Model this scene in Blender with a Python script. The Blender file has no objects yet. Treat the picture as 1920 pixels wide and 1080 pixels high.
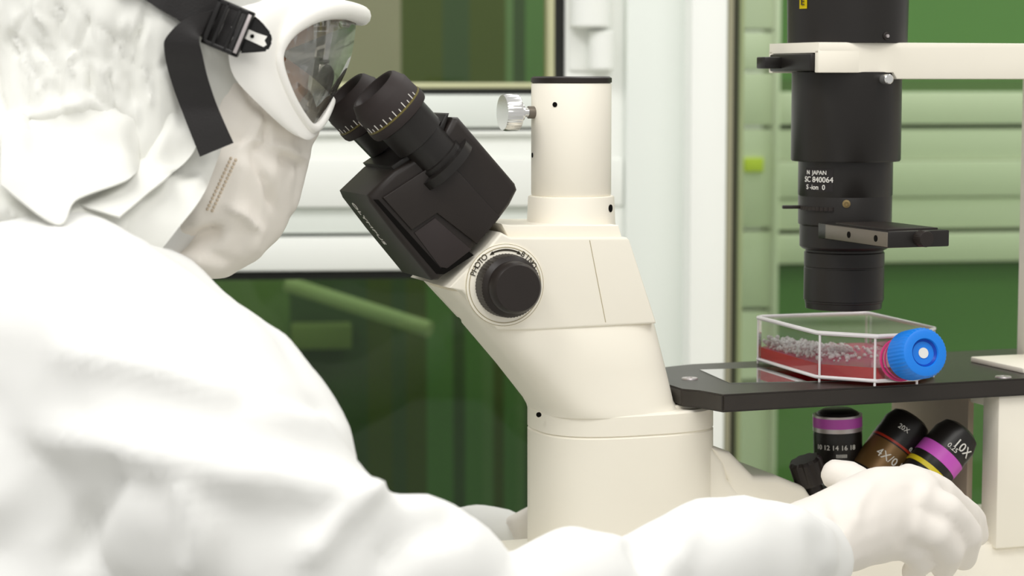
import bpy, bmesh, math, random
import numpy as np
from mathutils import Vector, Matrix, noise
from mathutils.bvhtree import BVHTree
random.seed(7)
C = bpy.context.scene.collection
PI = math.pi
# ------------------------------------------------------------------ camera
F = 4125.0
ZC = 1.18
PITCH = math.radians(5.4)
CAM = Vector((0, -1.5, ZC))
FW = Vector((0, math.cos(PITCH), -math.sin(PITCH)))
UP = Vector((0, math.sin(PITCH), math.cos(PITCH)))
RT = Vector((1, 0, 0))
cd = bpy.data.cameras.new('camera'); cam = bpy.data.objects.new('camera', cd); C.objects.link(cam)
cam.location = CAM; cam.rotation_euler = (PI/2-PITCH, 0, 0)
cd.sensor_width = 36; cd.lens = F/1920*36; cd.clip_start = 0.05
cd.dof.use_dof = True; cd.dof.focus_distance = 1.47; cd.dof.aperture_fstop = 7.5
bpy.context.scene.camera = cam

def ray(px, py): return FW*F + RT*(px-960) + UP*(540-py)
def P(px, py, Y):
    d = ray(px, py); return CAM + d*((Y-CAM.y)/d.y)
def PZ(px, py, Z):
    d = ray(px, py); return CAM + d*((Z-CAM.z)/d.z)
def PPL(px, py, pt, n):
    d = ray(px, py); return CAM + d*((pt-CAM).dot(n)/d.dot(n))
BENCH = 0.75
STAGE = 0.97
TH = math.radians(20)
O = P(1071, 300, 0.0); O.z = BENCH
UA = Vector((math.cos(TH), math.sin(TH), 0)); VA = Vector((-math.sin(TH), math.cos(TH), 0))
def M(px, py, v=0.0):
    """pixel -> microscope-local (u, z) on the plane v"""
    p = PPL(px, py, O+VA*v, VA) - O
    return p.dot(UA), p.z
def M3(px, py, v=0.0):
    u, z = M(px, py, v); return Vector((u, v, z))
def to_loc(p):
    q = p-O; return Vector((q.dot(UA), q.dot(VA), q.z))

# ------------------------------------------------------------------ materials
def lin(c):
    c = c/255.0
    return c/12.92 if c <= 0.04045 else ((c+0.055)/1.055)**2.4
def rgb(r, g, b): return (lin(r), lin(g), lin(b), 1)
def mat(name, col, rough=0.5, spec=0.4, metal=0.0, noise_amt=0.0, noise_scale=60, bump=0.0, bump_scale=200, emit=None, sheen=0.0):
    m = bpy.data.materials.new(name); m.use_nodes = True
    nt = m.node_tree; b = nt.nodes['Principled BSDF']
    b.inputs['Base Color'].default_value = col
    b.inputs['Roughness'].default_value = rough
    b.inputs['Metallic'].default_value = metal
    b.inputs['Specular IOR Level'].default_value = spec
    tc = nt.nodes.new('ShaderNodeTexCoord')
    if noise_amt > 0:
        n = nt.nodes.new('ShaderNodeTexNoise'); n.inputs['Scale'].default_value = noise_scale; n.inputs['Detail'].default_value = 4
        nt.links.new(tc.outputs['Object'], n.inputs['Vector'])
        mx = nt.nodes.new('ShaderNodeMix'); mx.data_type = 'RGBA'
        mx.inputs['A'].default_value = tuple(c*(1-noise_amt) for c in col[:3])+(1,)
        mx.inputs['B'].default_value = tuple(min(1, c*(1+noise_amt)) for c in col[:3])+(1,)
        nt.links.new(n.outputs['Fac'], mx.inputs['Factor']); nt.links.new(mx.outputs['Result'], b.inputs['Base Color'])
    if bump > 0:
        n2 = nt.nodes.new('ShaderNodeTexNoise'); n2.inputs['Scale'].default_value = bump_scale; n2.inputs['Detail'].default_value = 5
        nt.links.new(tc.outputs['Object'], n2.inputs['Vector'])
        bp = nt.nodes.new('ShaderNodeBump'); bp.inputs['Strength'].default_value = bump; bp.inputs['Distance'].default_value = 0.001
        nt.links.new(n2.outputs['Fac'], bp.inputs['Height']); nt.links.new(bp.outputs['Normal'], b.inputs['Normal'])
    if emit:
        b.inputs['Emission Color'].default_value = emit[0]; b.inputs['Emission Strength'].default_value = emit[1]
    return m
def clear(name, tint, gloss_rough=0.03, refl=1.0, diff=0.0, dcol=(1, 1, 1, 1), ior=1.5, trans=0.0):
    """thin clear sheet: tinted transmission + fresnel reflection (+ a little milky scatter)"""
    m = bpy.data.materials.new(name); m.use_nodes = True
    nt = m.node_tree; nt.nodes.clear()
    out = nt.nodes.new('ShaderNodeOutputMaterial')
    tr = nt.nodes.new('ShaderNodeBsdfTransparent'); tr.inputs['Color'].default_value = tint
    gl = nt.nodes.new('ShaderNodeBsdfGlossy'); gl.inputs['Roughness'].default_value = gloss_rough
    fr = nt.nodes.new('ShaderNodeFresnel'); fr.inputs['IOR'].default_value = ior
    mu = nt.nodes.new('ShaderNodeMath'); mu.operation = 'MULTIPLY'; mu.inputs[1].default_value = refl
    nt.links.new(fr.outputs['Fac'], mu.inputs[0])
    mx = nt.nodes.new('ShaderNodeMixShader')
    base = tr
    if diff > 0:
        df = nt.nodes.new('ShaderNodeBsdfDiffuse'); df.inputs['Color'].default_value = dcol
        if trans > 0:
            tl = nt.nodes.new('ShaderNodeBsdfTranslucent'); tl.inputs['Color'].default_value = dcol
            m3 = nt.nodes.new('ShaderNodeMixShader'); m3.inputs['Fac'].default_value = trans
            nt.links.new(df.outputs[0], m3.inputs[1]); nt.links.new(tl.outputs[0], m3.inputs[2]); df = m3
        m2 = nt.nodes.new('ShaderNodeMixShader'); m2.inputs['Fac'].default_value = diff
        nt.links.new(tr.outputs[0], m2.inputs[1]); nt.links.new(df.outputs[0], m2.inputs[2]); base = m2
    nt.links.new(mu.outputs[0], mx.inputs['Fac'])
    nt.links.new(base.outputs[0], mx.inputs[1]); nt.links.new(gl.outputs[0], mx.inputs[2])
    nt.links.new(mx.outputs[0], out.inputs['Surface'])
    return m
CREAM = mat('cream_enamel', rgb(249, 243, 228), 0.42, 0.35, noise_amt=0.015, noise_scale=25)
CREAMD = mat('cream_seam', rgb(176, 164, 130), 0.6)
CREAM_SHADED = mat('shaded_cream_enamel', rgb(190, 174, 156), 0.5, 0.3, noise_amt=0.03)  # cream darkened to paint the shaded left face of the far leg
BLACK = mat('black_plastic', rgb(40, 34, 31), 0.42, 0.35, noise_amt=0.1, noise_scale=40, bump=0.05, bump_scale=900)
BLACKM = mat('black_anodised', rgb(31, 28, 26), 0.36, 0.4, noise_amt=0.1, noise_scale=30)
STAGEM = mat('stage_black', rgb(46, 41, 36), 0.36, 0.4, noise_amt=0.12, noise_scale=50, bump=0.1, bump_scale=1500)
RUBBER = mat('black_rubber', rgb(50, 43, 42), 0.6, 0.3, noise_amt=0.1, noise_scale=70)
HOLE = mat('dark_hole', rgb(14, 12, 10), 0.8, 0.1)
GREYM = mat('grey_metal', rgb(120, 112, 102), 0.4, 0.4, metal=0.4)
CHROME = mat('chrome', rgb(232, 232, 230), 0.2, 0.5, metal=0.85)
BRASS = mat('brass', rgb(150, 130, 90), 0.35, 0.5, metal=0.8)
INK = mat('dark_ink', rgb(58, 52, 40), 0.7)
WINK = mat('white_ink', rgb(235, 232, 225), 0.6)
YINK = mat('yellow_label', rgb(250, 228, 20), 0.5)
OLIVE = mat('olive_band', rgb(105, 95, 45), 0.5)
PINK = mat('pink_band', rgb(205, 90, 195), 0.35)
REDB = mat('red_band', rgb(170, 50, 30), 0.35)
YELB = mat('yellow_band', rgb(215, 195, 40), 0.35)
SILVER = mat('satin_silver', rgb(200, 192, 192), 0.32, 0.5, metal=0.6)
BRONZE = mat('bronze_barrel', rgb(122, 92, 52), 0.35, 0.5, metal=0.4, noise_amt=0.1)
FABRIC = mat('coverall_fabric', rgb(240, 240, 237), 0.85, 0.15, bump=0.25, bump_scale=45)
HOODF = mat('hood_fabric', rgb(232, 232, 226), 0.85, 0.15, noise_amt=0.012, noise_scale=12, bump=0.3, bump_scale=70)
MASKF = mat('mask_fabric', rgb(250, 244, 235), 0.9, 0.12, noise_amt=0.02, noise_scale=14, bump=0.25, bump_scale=80)
STITCH = mat('weld_mark', rgb(214, 199, 178), 0.8)
GLOVE = mat('white_glove', rgb(240, 234, 226), 0.6, 0.25, noise_amt=0.015, noise_scale=20, bump=0.15, bump_scale=120)
SKIN = mat('skin', rgb(205, 140, 95), 0.5, 0.35, noise_amt=0.08, noise_scale=40)
EYEW = mat('eye_white', rgb(235, 230, 225), 0.2, 0.5)
IRIS = mat('eye_iris', rgb(60, 40, 28), 0.2, 0.5)
BROW = mat('brow_hair', rgb(60, 42, 30), 0.8)
GOGW = mat('goggle_white', rgb(254, 252, 246), 0.4, 0.4)
STRAP = mat('strap_black', rgb(38, 36, 36), 0.5, 0.3, bump=0.2, bump_scale=900)
BUCK = mat('buckle_black', rgb(22, 20, 20), 0.25, 0.5)
LENS = clear('goggle_lens', (0.98, 0.985, 0.96, 1), 0.05, 2.6, 0.17, rgb(244, 246, 232), 1.7)  # milky share paints a pale room reflection into the lens
CAPB = mat('cap_blue', rgb(18, 128, 232), 0.4, 0.45, noise_amt=0.02)
CAPD = mat('cap_blue_groove', rgb(8, 70, 180), 0.4, 0.4)
FLASK = clear('clear_polystyrene', (0.985, 0.99, 0.98, 1), 0.04, 0.9, 0.05, (1, 1, 1, 1), 1.55)
RIMM = clear('polystyrene_edge', (0.93, 0.9, 0.9, 1), 0.1, 1.0, 0.75, rgb(255, 250, 251), 1.55)
MEDIUM = clear('culture_medium', (0.86, 0.12, 0.20, 1), 0.05, 0.5, 0.92, rgb(255, 4, 30), 1.33, 0.3)
MEDTOP = clear('medium_surface', (0.95, 0.45, 0.62, 1), 0.05, 0.5, 0.8, rgb(250, 90, 155), 1.33, 0.4)
BUB = clear('foam_bubble', (0.98, 0.96, 0.97, 1), 0.05, 0.6, 0.92, rgb(255, 254, 254), 1.4, 0.1)
INSERT = clear('glass_insert', (0.5, 0.5, 0.46, 1), 0.02, 2.5, 0.35, rgb(205, 212, 196), 1.6)
WHITE = mat('white_aluminium', rgb(247, 249, 244), 0.45, 0.35, noise_amt=0.008, noise_scale=8)
WHITEG = mat('grey_white_aluminium', rgb(234, 239, 233), 0.45, 0.35, noise_amt=0.01, noise_scale=6)
GASKET = mat('black_gasket', rgb(22, 24, 20), 0.6)
BEAD = mat('glazing_bead', rgb(205, 205, 165), 0.5)
TINT1 = clear('green_pane_dark', (0.72, 0.80, 0.66, 1), 0.02, 0.6)
TINTU = clear('green_pane_upper', (0.84, 0.86, 0.78, 1), 0.02, 0.6)
TINT2 = clear('green_pane', (0.845, 0.91, 0.80, 1), 0.02, 0.5)
def greenm(r, g, b, n): return mat(n, rgb(r, g, b), 0.7, 0.2, noise_amt=0.12, noise_scale=4)
FLOORM = mat('grey_floor', rgb(190, 190, 185), 0.5, noise_amt=0.05, noise_scale=5)
BENCHM = mat('bench_laminate', rgb(225, 222, 210), 0.45, noise_amt=0.03, noise_scale=20)

# ------------------------------------------------------------------ mesh helpers
def smooth_mark(bm, ang=35):
    bm.normal_update()
    a = math.radians(ang)
    for f in bm.faces: f.smooth = True
    for e in bm.edges:
        if len(e.link_faces) == 2:
            e.smooth = e.calc_face_angle(0) < a
        else: e.smooth = True
def obj(name, bm, m, parent=None, ang=35, shift=None, fix=True):
    if shift is not None:
        bmesh.ops.translate(bm, verts=bm.verts, vec=shift)
    if fix: bmesh.ops.recalc_face_normals(bm, faces=bm.faces)
    smooth_mark(bm, ang)
    me = bpy.data.meshes.new(name); bm.to_mesh(me); bm.free()
    ms = m if isinstance(m, (list, tuple)) else [m]
    for x in ms: me.materials.append(x)
    o = bpy.data.objects.new(name, me); C.objects.link(o)
    if parent: o.parent = parent
    return o
def empty(name, loc, rz=0):
    o = bpy.data.objects.new(name, None); C.objects.link(o); o.location = loc; o.rotation_euler = (0, 0, rz)
    o.empty_display_size = 0.05
    return o
def tag(o, label=None, cat=None, group=None, kind=None):
    if label: o['label'] = label
    if cat: o['category'] = cat
    if group: o['group'] = group
    if kind: o['kind'] = kind
    return o
def NB(): return bmesh.new()
def add_box(bm, lo, hi, bev=0.0, mtx=None, mi=0, seg=2):
    t = NB()
    c = [(a+b)/2 for a, b in zip(lo, hi)]; s = [max(1e-6, abs(b-a)) for a, b in zip(lo, hi)]
    bmesh.ops.create_cube(t, size=1, matrix=Matrix.Translation(c) @ Matrix.Diagonal((*s, 1)))
    if bev > 0: bmesh.ops.bevel(t, geom=list(t.edges), offset=bev, segments=seg, affect='EDGES', profile=0.5)
    merge(bm, t, mtx, mi)
def merge(bm, t, mtx=None, mi=0):
    if mtx is not None: bmesh.ops.transform(t, matrix=mtx, verts=t.verts)
    vm = {}
    for v in t.verts: vm[v] = bm.verts.new(v.co)
    for f in t.faces:
        try:
            nf = bm.faces.new([vm[v] for v in f.verts]); nf.material_index = mi
        except ValueError: pass
    t.free()
def add_prism(bm, pts, v0, v1, bev=0.0, seg=3, mi=0, bevf=None):
    """pts are (u, z); extruded from v0 (near) to v1 (far)"""
    t = NB()
    a = [t.verts.new((u, v0, z)) for u, z in pts]; b = [t.verts.new((u, v1, z)) for u, z in pts]
    t.faces.new(a); t.faces.new(b[::-1]); n = len(pts)
    for i in range(n):
        t.faces.new((a[i], b[i], b[(i+1) % n], a[(i+1) % n]))
    bmesh.ops.recalc_face_normals(t, faces=t.faces)
    if bev > 0:
        ed = [e for e in t.edges if abs(e.verts[0].co.y-e.verts[1].co.y) < 1e-7]
        bmesh.ops.bevel(t, geom=ed, offset=bev, segments=seg, affect='EDGES', profile=0.5, clamp_overlap=True)
    merge(bm, t, None, mi)
def axmat(org, ax):
    ax = Vector(ax).normalized()
    h = Vector((0, 0, 1)) if abs(ax.z) < 0.95 else Vector((1, 0, 0))
    x = h.cross(ax).normalized(); y = ax.cross(x)
    m = Matrix((x, y, ax)).transposed().to_4x4(); m.translation = Vector(org); return m
def add_lathe(bm, prof, org, ax, n=48, rib=0, ribd=0.0, ribrange=None, mi=0, mis=None):
    """prof: (r, h) along the axis"""
    m = axmat(org, ax)
    rings = []
    for k, (r, h) in enumerate(prof):
        if r < 1e-6: rings.append([bm.verts.new(m @ Vector((0, 0, h)))]); continue
        ring = []
        for i in range(n):
            rr = r
            if rib and (ribrange is None or ribrange[0] <= k <= ribrange[1]):
                rr = r - (ribd if (i*rib*2//n) % 2 else 0)
            a = 2*PI*i/n
            ring.append(bm.verts.new(m @ Vector((rr*math.cos(a), rr*math.sin(a), h))))
        rings.append(ring)
    for k in range(len(rings)-1):
        A, B = rings[k], rings[k+1]; mm = mis[k] if mis else mi
        for i in range(n):
            j = (i+1) % n
            if len(A) == 1 and len(B) == 1: break
            if len(A) == 1: f = bm.faces.new((A[0], B[j], B[i]))
            elif len(B) == 1: f = bm.faces.new((A[i], A[j], B[0]))
            else: f = bm.faces.new((A[i], A[j], B[j], B[i]))
            f.material_index = mm
def cyl(bm, org, ax, r, h, bev=0.0, n=32, **k):
    if bev > 0: pr = [(0, 0), (r-bev, 0), (r, bev), (r, h-bev), (r-bev, h), (0, h)]
    else: pr = [(0, 0), (r, 0), (r, h), (0, h)]
    add_lathe(bm, pr, org, ax, n, **k)
def add_tube(bm, pts, rad, n=12, closed=False, mi=0):
    pts = [Vector(p) for p in pts]; N = len(pts)
    R = rad if isinstance(rad, (list, tuple)) else [rad]*N
    rings = []; up = None
    for i in range(N):
        if closed: t = pts[(i+1) % N]-pts[i-1]
        else: t = pts[min(i+1, N-1)]-pts[max(i-1, 0)]
        t.normalize()
        if up is None:
            up = Vector((0, 0, 1)) if abs(t.z) < 0.9 else Vector((0, 1, 0))
        x = (up - t*up.dot(t))
        if x.length < 1e-6: x = Vector((1, 0, 0)) - t*t.x
        x.normalize(); y = t.cross(x); up = x
        rings.append([bm.verts.new(pts[i]+x*R[i]*math.cos(2*PI*k/n)+y*R[i]*math.sin(2*PI*k/n)) for k in range(n)])
    for i in range(N if closed else N-1):
        A, B = rings[i], rings[(i+1) % N]
        for k in range(n):
            f = bm.faces.new((A[k], A[(k+1) % n], B[(k+1) % n], B[k])); f.material_index = mi
    if not closed:
        bm.faces.new(rings[0][::-1]).material_index = mi; bm.faces.new(rings[-1]).material_index = mi
def spline(pts, n, closed=False):
    pts = [Vector(p) for p in pts]; N = len(pts); out = []
    segs = N if closed else N-1
    for q in range(n):
        t = q/n*segs if closed else q/(n-1)*segs
        i = min(int(t), segs-1); f = t-i
        g = (lambda k: pts[k % N]) if closed else (lambda k: pts[max(0, min(N-1, k))])
        p0, p1, p2, p3 = g(i-1), g(i), g(i+1), g(i+2)
        out.append(0.5*((2*p1)+(p2-p0)*f+(2*p0-5*p1+4*p2-p3)*f*f+(3*p1-p0-3*p2+p3)*f**3))
    return out
def ellipsoid_pts(c, r, seg=14, rings=8, rot=None):
    o = []
    for i in range(rings+1):
        a = PI*i/rings
        for j in range(seg if 0 < i < rings else 1):
            b = 2*PI*j/seg
            v = Vector((r[0]*math.sin(a)*math.cos(b), r[1]*math.sin(a)*math.sin(b), r[2]*math.cos(a)))
            if rot is not None: v = rot @ v
            o.append(Vector(c)+v)
    return o
def hull(bm, sets):
    t = NB()
    for s in sets:
        for p in s: t.verts.new(p)
    r = bmesh.ops.convex_hull(t, input=t.verts)
    dead = set(g for g in r['geom_interior'] if isinstance(g, bmesh.types.BMVert))
    if dead: bmesh.ops.delete(t, geom=list(dead), context='VERTS')
    bmesh.ops.recalc_face_normals(t, faces=t.faces)
    merge(bm, t)
def rr(r): return (r, r, r) if not isinstance(r, (tuple, list)) else r
def chain(bm, nodes, rot=None):
    for (p, r), (q, s) in zip(nodes, nodes[1:]):
        hull(bm, [ellipsoid_pts(p, rr(r), rot=rot), ellipsoid_pts(q, rr(s), rot=rot)])
def remesh(bm, voxel, smooth=8, fac=0.5):
    me = bpy.data.meshes.new('tmp'); bm.to_mesh(me); bm.free()
    o = bpy.data.objects.new('tmp', me); C.objects.link(o)
    r = o.modifiers.new('r', 'REMESH'); r.mode = 'VOXEL'; r.voxel_size = voxel
    if smooth:
        s = o.modifiers.new('s', 'SMOOTH'); s.iterations = smooth; s.factor = fac
    dg = bpy.context.evaluated_depsgraph_get()
    ev = bpy.data.meshes.new_from_object(o.evaluated_get(dg))
    bpy.data.objects.remove(o); bpy.data.meshes.remove(me)
    b = NB(); b.from_mesh(ev); bpy.data.meshes.remove(ev); b.normal_update()
    return b
def proj(co):
    d = co - np.array(CAM)
    z = d @ np.array(FW)
    return 960+F*(d @ np.array(RT))/z, 540-F*(d @ np.array(UP))/z
def seg_dist(px, py, poly):
    """distance and signed side to a polyline, in pixels"""
    best = np.full(px.shape, 1e9); side = np.zeros(px.shape); par = np.zeros(px.shape); L = 0
    lens = [math.dist(a, b) for a, b in zip(poly, poly[1:])]; T = sum(lens)
    for (a, b), l in zip(zip(poly, poly[1:]), lens):
        dx, dy = b[0]-a[0], b[1]-a[1]
        t = np.clip(((px-a[0])*dx+(py-a[1])*dy)/(l*l), 0, 1)
        ex, ey = px-(a[0]+t*dx), py-(a[1]+t*dy)
        d = np.hypot(ex, ey); s = np.sign(dx*ey-dy*ex)
        k = d < best
        best = np.where(k, d, best); side = np.where(k, s, side); par = np.where(k, (L+t*l)/T, par); L += l
    return best, side, par
def sculpt(bm, folds, noise_list=(), facing=True):
    """folds: (kind, polyline px, width, height[, width2]).  ridge: soft; step: cliff, + side raised"""
    bm.normal_update()
    vs = list(bm.verts)
    co = np.array([v.co for v in vs]); no = np.array([v.normal for v in vs])
    px, py = proj(co)
    view = co-np.array(CAM); view /= np.linalg.norm(view, axis=1)[:, None]
    face = np.clip(-(no*view).sum(1)*2.5, 0, 1) if facing else np.ones(len(vs))
    disp = np.zeros(len(vs))
    for f in folds:
        kind, poly, w, h = f[:4]
        d, s, t = seg_dist(px, py, poly)
        env = np.clip(np.minimum(t, 1-t)*5+0.25, 0, 1)
        if kind == 'ridge': disp += face*h*np.exp(-(d/w)**2)*env
        else:
            w2 = f[4] if len(f) > 4 else 4
            g = np.where(s > 0, np.exp(-(d/w)), np.exp(-(d/w2)**2))
            lo = np.where(s > 0, 0, -0.5*np.exp(-((d-w2*1.5)/(w2*2.5))**2))
            disp += face*h*(g+lo)*env
    for sc, amp, stretch in noise_list:
        for i, v in enumerate(vs):
            q = Vector((v.co.x*stretch[0], v.co.y*stretch[1], v.co.z*stretch[2]))*sc
            n = noise.noise(q); disp[i] += amp*(1-2*abs(n))
    for v, d in zip(vs, disp): v.co += v.normal*float(d)
    bm.normal_update()
def text_bm(s, size, depth=0.0002):
    cu = bpy.data.curves.new('t', 'FONT'); cu.body = s; cu.size = size; cu.extrude = depth; cu.align_x = 'CENTER'; cu.align_y = 'CENTER'
    cu.resolution_u = 3
    o = bpy.data.objects.new('t', cu); C.objects.link(o)
    dg = bpy.context.evaluated_depsgraph_get()
    me = bpy.data.meshes.new_from_object(o.evaluated_get(dg))
    b = NB(); b.from_mesh(me); bpy.data.objects.remove(o); bpy.data.curves.remove(cu); bpy.data.meshes.remove(me)
    return b
def text_on(bm, s, size, org, x, y):
    t = text_bm(s, size); x = Vector(x).normalized(); y = Vector(y).normalized(); z = x.cross(y)
    m = Matrix((x, y, z)).transposed().to_4x4(); m.translation = Vector(org)
    merge(bm, t, m)
def text_wrap(bm, s, size, org, ax, r, facing, ang, h, flip=False, roll=0):
    """text bent round a barrel: ang is the turn from the facing direction"""
    t = text_bm(s, size)
    ax = Vector(ax).normalized(); f = Vector(facing); f = (f-ax*f.dot(ax)).normalized(); sd = ax.cross(f)
    for v in t.verts:
        a = ang+v.co.x/r; rad = r+v.co.z+0.0001
        v.co = Vector(org)+ax*(h+v.co.y)+(f*math.cos(a)+sd*math.sin(a))*rad
    merge(bm, t)
CAMDIR = Vector((-math.sin(TH), -math.cos(TH), 0.0))   # towards the camera, microscope-local
NV = Vector((0, -1, 0))

# ================================================================== MICROSCOPE
mic = empty('inverted_microscope', O+Vector((0, 0, .0006)), TH)
tag(mic, 'cream and black inverted laboratory microscope with black stage and binocular head', 'microscope')
def mprof(pts): return [M(*p) for p in pts]

# --- lower column (rounded plan) : superellipse loft
def add_loft(bm, secs, n=64):
    rings = []
    for z, uL, uR, w, e in secs:
        cu, a = (uL+uR)/2, (uR-uL)/2; ring = []
        for i in range(n):
            t = 2*PI*i/n; c, s = math.cos(t), math.sin(t)
            ring.append(bm.verts.new((cu+a*abs(c)**(2/e)*math.copysign(1, c), w*abs(s)**(2/e)*math.copysign(1, s), z)))
        rings.append(ring)
    for A, B in zip(rings, rings[1:]):
        for i in range(n): bm.faces.new((A[i], A[(i+1) % n], B[(i+1) % n], B[i]))
    bm.faces.new(rings[0][::-1]); bm.faces.new(rings[-1])
def cs(py, xl, xr, w, e=2.8, grow=0.0):
    uL, z = M(xl, py, 0); uR, _ = M(xr, py, 0); return (z, uL-grow, uR+grow, w+grow, e)
BW = 0.048
bm = NB()
zb = 0.0
s0 = cs(1030, 1003, 1318, BW)
add_loft(bm, [(zb,)+s0[1:], s0, cs(900, 1003, 1318, BW), cs(812, 1003, 1318, BW), cs(808, 1003, 1318, BW, grow=-0.0012)])
obj('column', bm, CREAM, mic)
bm = NB()
add_loft(bm, [cs(808, 1003, 1318, BW, grow=-0.0008), cs(806.5, 1003, 1318, BW), cs(772, 1003, 1318, BW), cs(768, 1003, 1318, BW, grow=-0.0015)])
obj('column_collar', bm, CREAM, mic)
bm = NB()
cyl(bm, M3(1011, 779, -0.019), (-0.75, -0.65, 0), 0.0017, 0.0012); obj('screw_hole', bm, HOLE, mic)
# --- upper body
UW = 0.043
bm = NB()
add_prism(bm, mprof([(822, 536, -.02), (905, 462, -.03), (932, 436, -.035), (958, 447, -UW), (1176, 447, -UW), (1181, 452, -UW), (1221, 600, -.035),
                     (1222, 606, -.035), (990, 617, -.03), (912, 613, -.02), (846, 542, -.02)]), -UW, UW, 0.010, 5)
obj('upper_body', bm, CREAM, mic, ang=50)
bm = NB()
def csx(py, xl, xr, w, e, grow=0.0):
    uL, z = M(xl, py, 0.0); uR, _ = M(xr, py, -.02); return (z, uL-grow, uR+grow, w+grow, e)
add_loft(bm, [csx(468, 912, 1180, UW-.005, 5.5), csx(541, 823, 1196, UW-.004, 5.5), csx(575, 853, 1208, UW-.003, 5.2), csx(608, 884, 1221, UW-.002, 5.0), csx(614, 886, 1222, UW-.0008, 5.0), csx(690, 950, 1242, .0445, 4.2), csx(755, 999, 1260, .0462, 3.4), csx(768, 1005, 1270, .047, 3.1), csx(773, 1005, 1290, .047, 3.0)], 96)
obj('neck_body', bm, CREAM, mic, ang=50)
bm = NB()
pr = mprof([(1105, 452, -UW), (1106, 452, -UW), (1136, 606, -UW), (1135, 606, -UW)])
add_prism(bm, pr, -UW-.0002, -UW+.001); obj('seam_line', bm, CREAMD, mic)
# top plate below the photo tube
bm = NB()
add_prism(bm, mprof([(938, 421, -.034), (957, 424, -.036), (1160, 424, -.036), (1166, 446, -.036), (1170, 450, -.036), (955, 450, -.036)]), -.036, .036, 0.003, 3)
obj('top_plate', bm, CREAM, mic)
# photo tube (lathe)
tz = lambda y: M(1071, y, 0)[1]
bm = NB()
px2m = 1.5/F
R = 75*px2m
add_lathe(bm, [(0, tz(440)), (88*px2m, tz(440)), (83*px2m, tz(418)), (81*px2m, tz(372)), (80*px2m, tz(369)), (77*px2m, tz(368)), (0, tz(368))], (0, 0, 0), (0, 0, 1), 72)
obj('tube_base', bm, CREAM, mic)
bm = NB()
add_lathe(bm, [(0, tz(368)), (R-.0007, tz(368)), (R, tz(365)), (R, tz(160)), (R-.0005, tz(158)), (0, tz(158))], (0, 0, 0), (0, 0, 1), 72)
pt = obj('photo_tube', bm, CREAM, mic)
bm = NB()
add_lathe(bm, [(0, tz(158)), (R-.0012, tz(158)), (R+.0002, tz(156)), (R+.0002, tz(148)), (R-.0015, tz(145)), (R-.004, tz(145)), (R-.005, tz(150)), (0, tz(150))], (0, 0, 0), (0, 0, 1), 72)
obj('tube_cap', bm, BLACK, pt)
for (x, y) in ((1039, 197), (998, 292)):
    off = (x-1071)*px2m; a = math.asin(max(-.97, min(.97, off/R)))
    d = CAMDIR*math.cos(a)+Vector((math.cos(TH), -math.sin(TH), 0))*math.sin(a)
    bm = NB(); cyl(bm, d*(R-.001)+Vector((0, 0, tz(y))), d, 0.0017, 0.0013, n=16); obj('set_screw', bm, HOLE, pt)
off = (1143-1071)*px2m; a = math.asin(.88); d = CAMDIR*math.cos(a)+Vector((math.cos(TH), -math.sin(TH), 0))*math.sin(a)
bm = NB(); cyl(bm, d*(81*px2m-.001)+Vector((0, 0, tz(390))), d, 0.0026, 0.0018, n=16); obj('set_screw', bm, HOLE, mic)
# thumbscrew on the tube
kd = Vector((-1, -0.0, 0)).normalized()
k0 = kd*(R-.002)+Vector((0, 0, tz(212)))
bm = NB()
add_lathe(bm, [(0, 0), (.0032, 0), (.0032, .0095), (.0055, .0098), (.0055, .013), (.0120, .0135), (.0125, .0145), (.0125, .0225), (.0118, .0245), (0, .0252)], k0, kd, 96, rib=32, ribd=0.0004, ribrange=(6, 7))
obj('thumbscrew', bm, CHROME, pt)
bm = NB(); cyl(bm, k0+kd*.0015, kd, .0042, .0045, n=24); obj('thumbscrew_collar', bm, GREYM, pt)
# --- light path knob
kc = M3(946, 536, -UW)
bm = NB(); add_lathe(bm, [(0, -.002), (.0272, -.002), (.0272, .0006), (.0262, .0012), (.0, .0012)], kc, NV, 72); dial = obj('dial_plate', bm, CREAM, mic)
bm = NB(); add_lathe(bm, [(.0252, 0), (.0252, .0014), (.0247, .0014), (.0247, 0)], kc, NV, 72); add_lathe(bm, [(.0271, 0), (.0271, .0009), (.0267, .0009), (.0267, 0)], kc, NV, 72)
obj('dial_ring', bm, CREAMD, dial)
bm = NB()
add_lathe(bm, [(0, .0005), (.0205, .0005), (.0210, .002), (.0205, .013), (.0190, .0145), (.0172, .016), (.0168, .024), (.0150, .0265), (0, .0272)], kc, NV, 120, rib=60, ribd=.0005, ribrange=(2, 3))
obj('dial_knob', bm, BLACK, dial)
bm = NB()
def arc_letters(bm, s, a0, a1, r, size):
    for i, ch in enumerate(s):
        a = math.radians(a0+(a1-a0)*(i/(len(s)-1)))
        x = Vector((math.sin(a), 0, -math.cos(a)))*0+Vector((math.sin(a), 0, -math.cos(a)))
        rad = Vector((math.cos(a), 0, math.sin(a)))
        text_on(bm, ch, size, kc+rad*r+NV*.0014, x, rad)
arc_letters(bm, 'PHOTO', 160, 128, .0235, .0055)
obj('dial_lettering', bm, INK, dial); bm = NB()
arc_letters(bm, 'BINO', 58, 32, .0235, .0050)
obj('dial_lettering', bm, INK, dial)
bm = NB()
ra = .0232; A0, A1 = math.radians(113), math.radians(66); n = 16
prev = None
for i in range(n+1):
    a = A0+(A1-A0)*i/n; w = .0004*(1-abs(i/n-.5)*1.0)+.0003
    q = [kc+Vector((math.cos(a), 0, math.sin(a)))*(ra+s*w)+NV*.00145 for s in (-1, 1)]
    q = [bm.verts.new(x) for x in q]
    if prev: bm.faces.new((prev[0], prev[1], q[1], q[0]))
    prev = q
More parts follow.
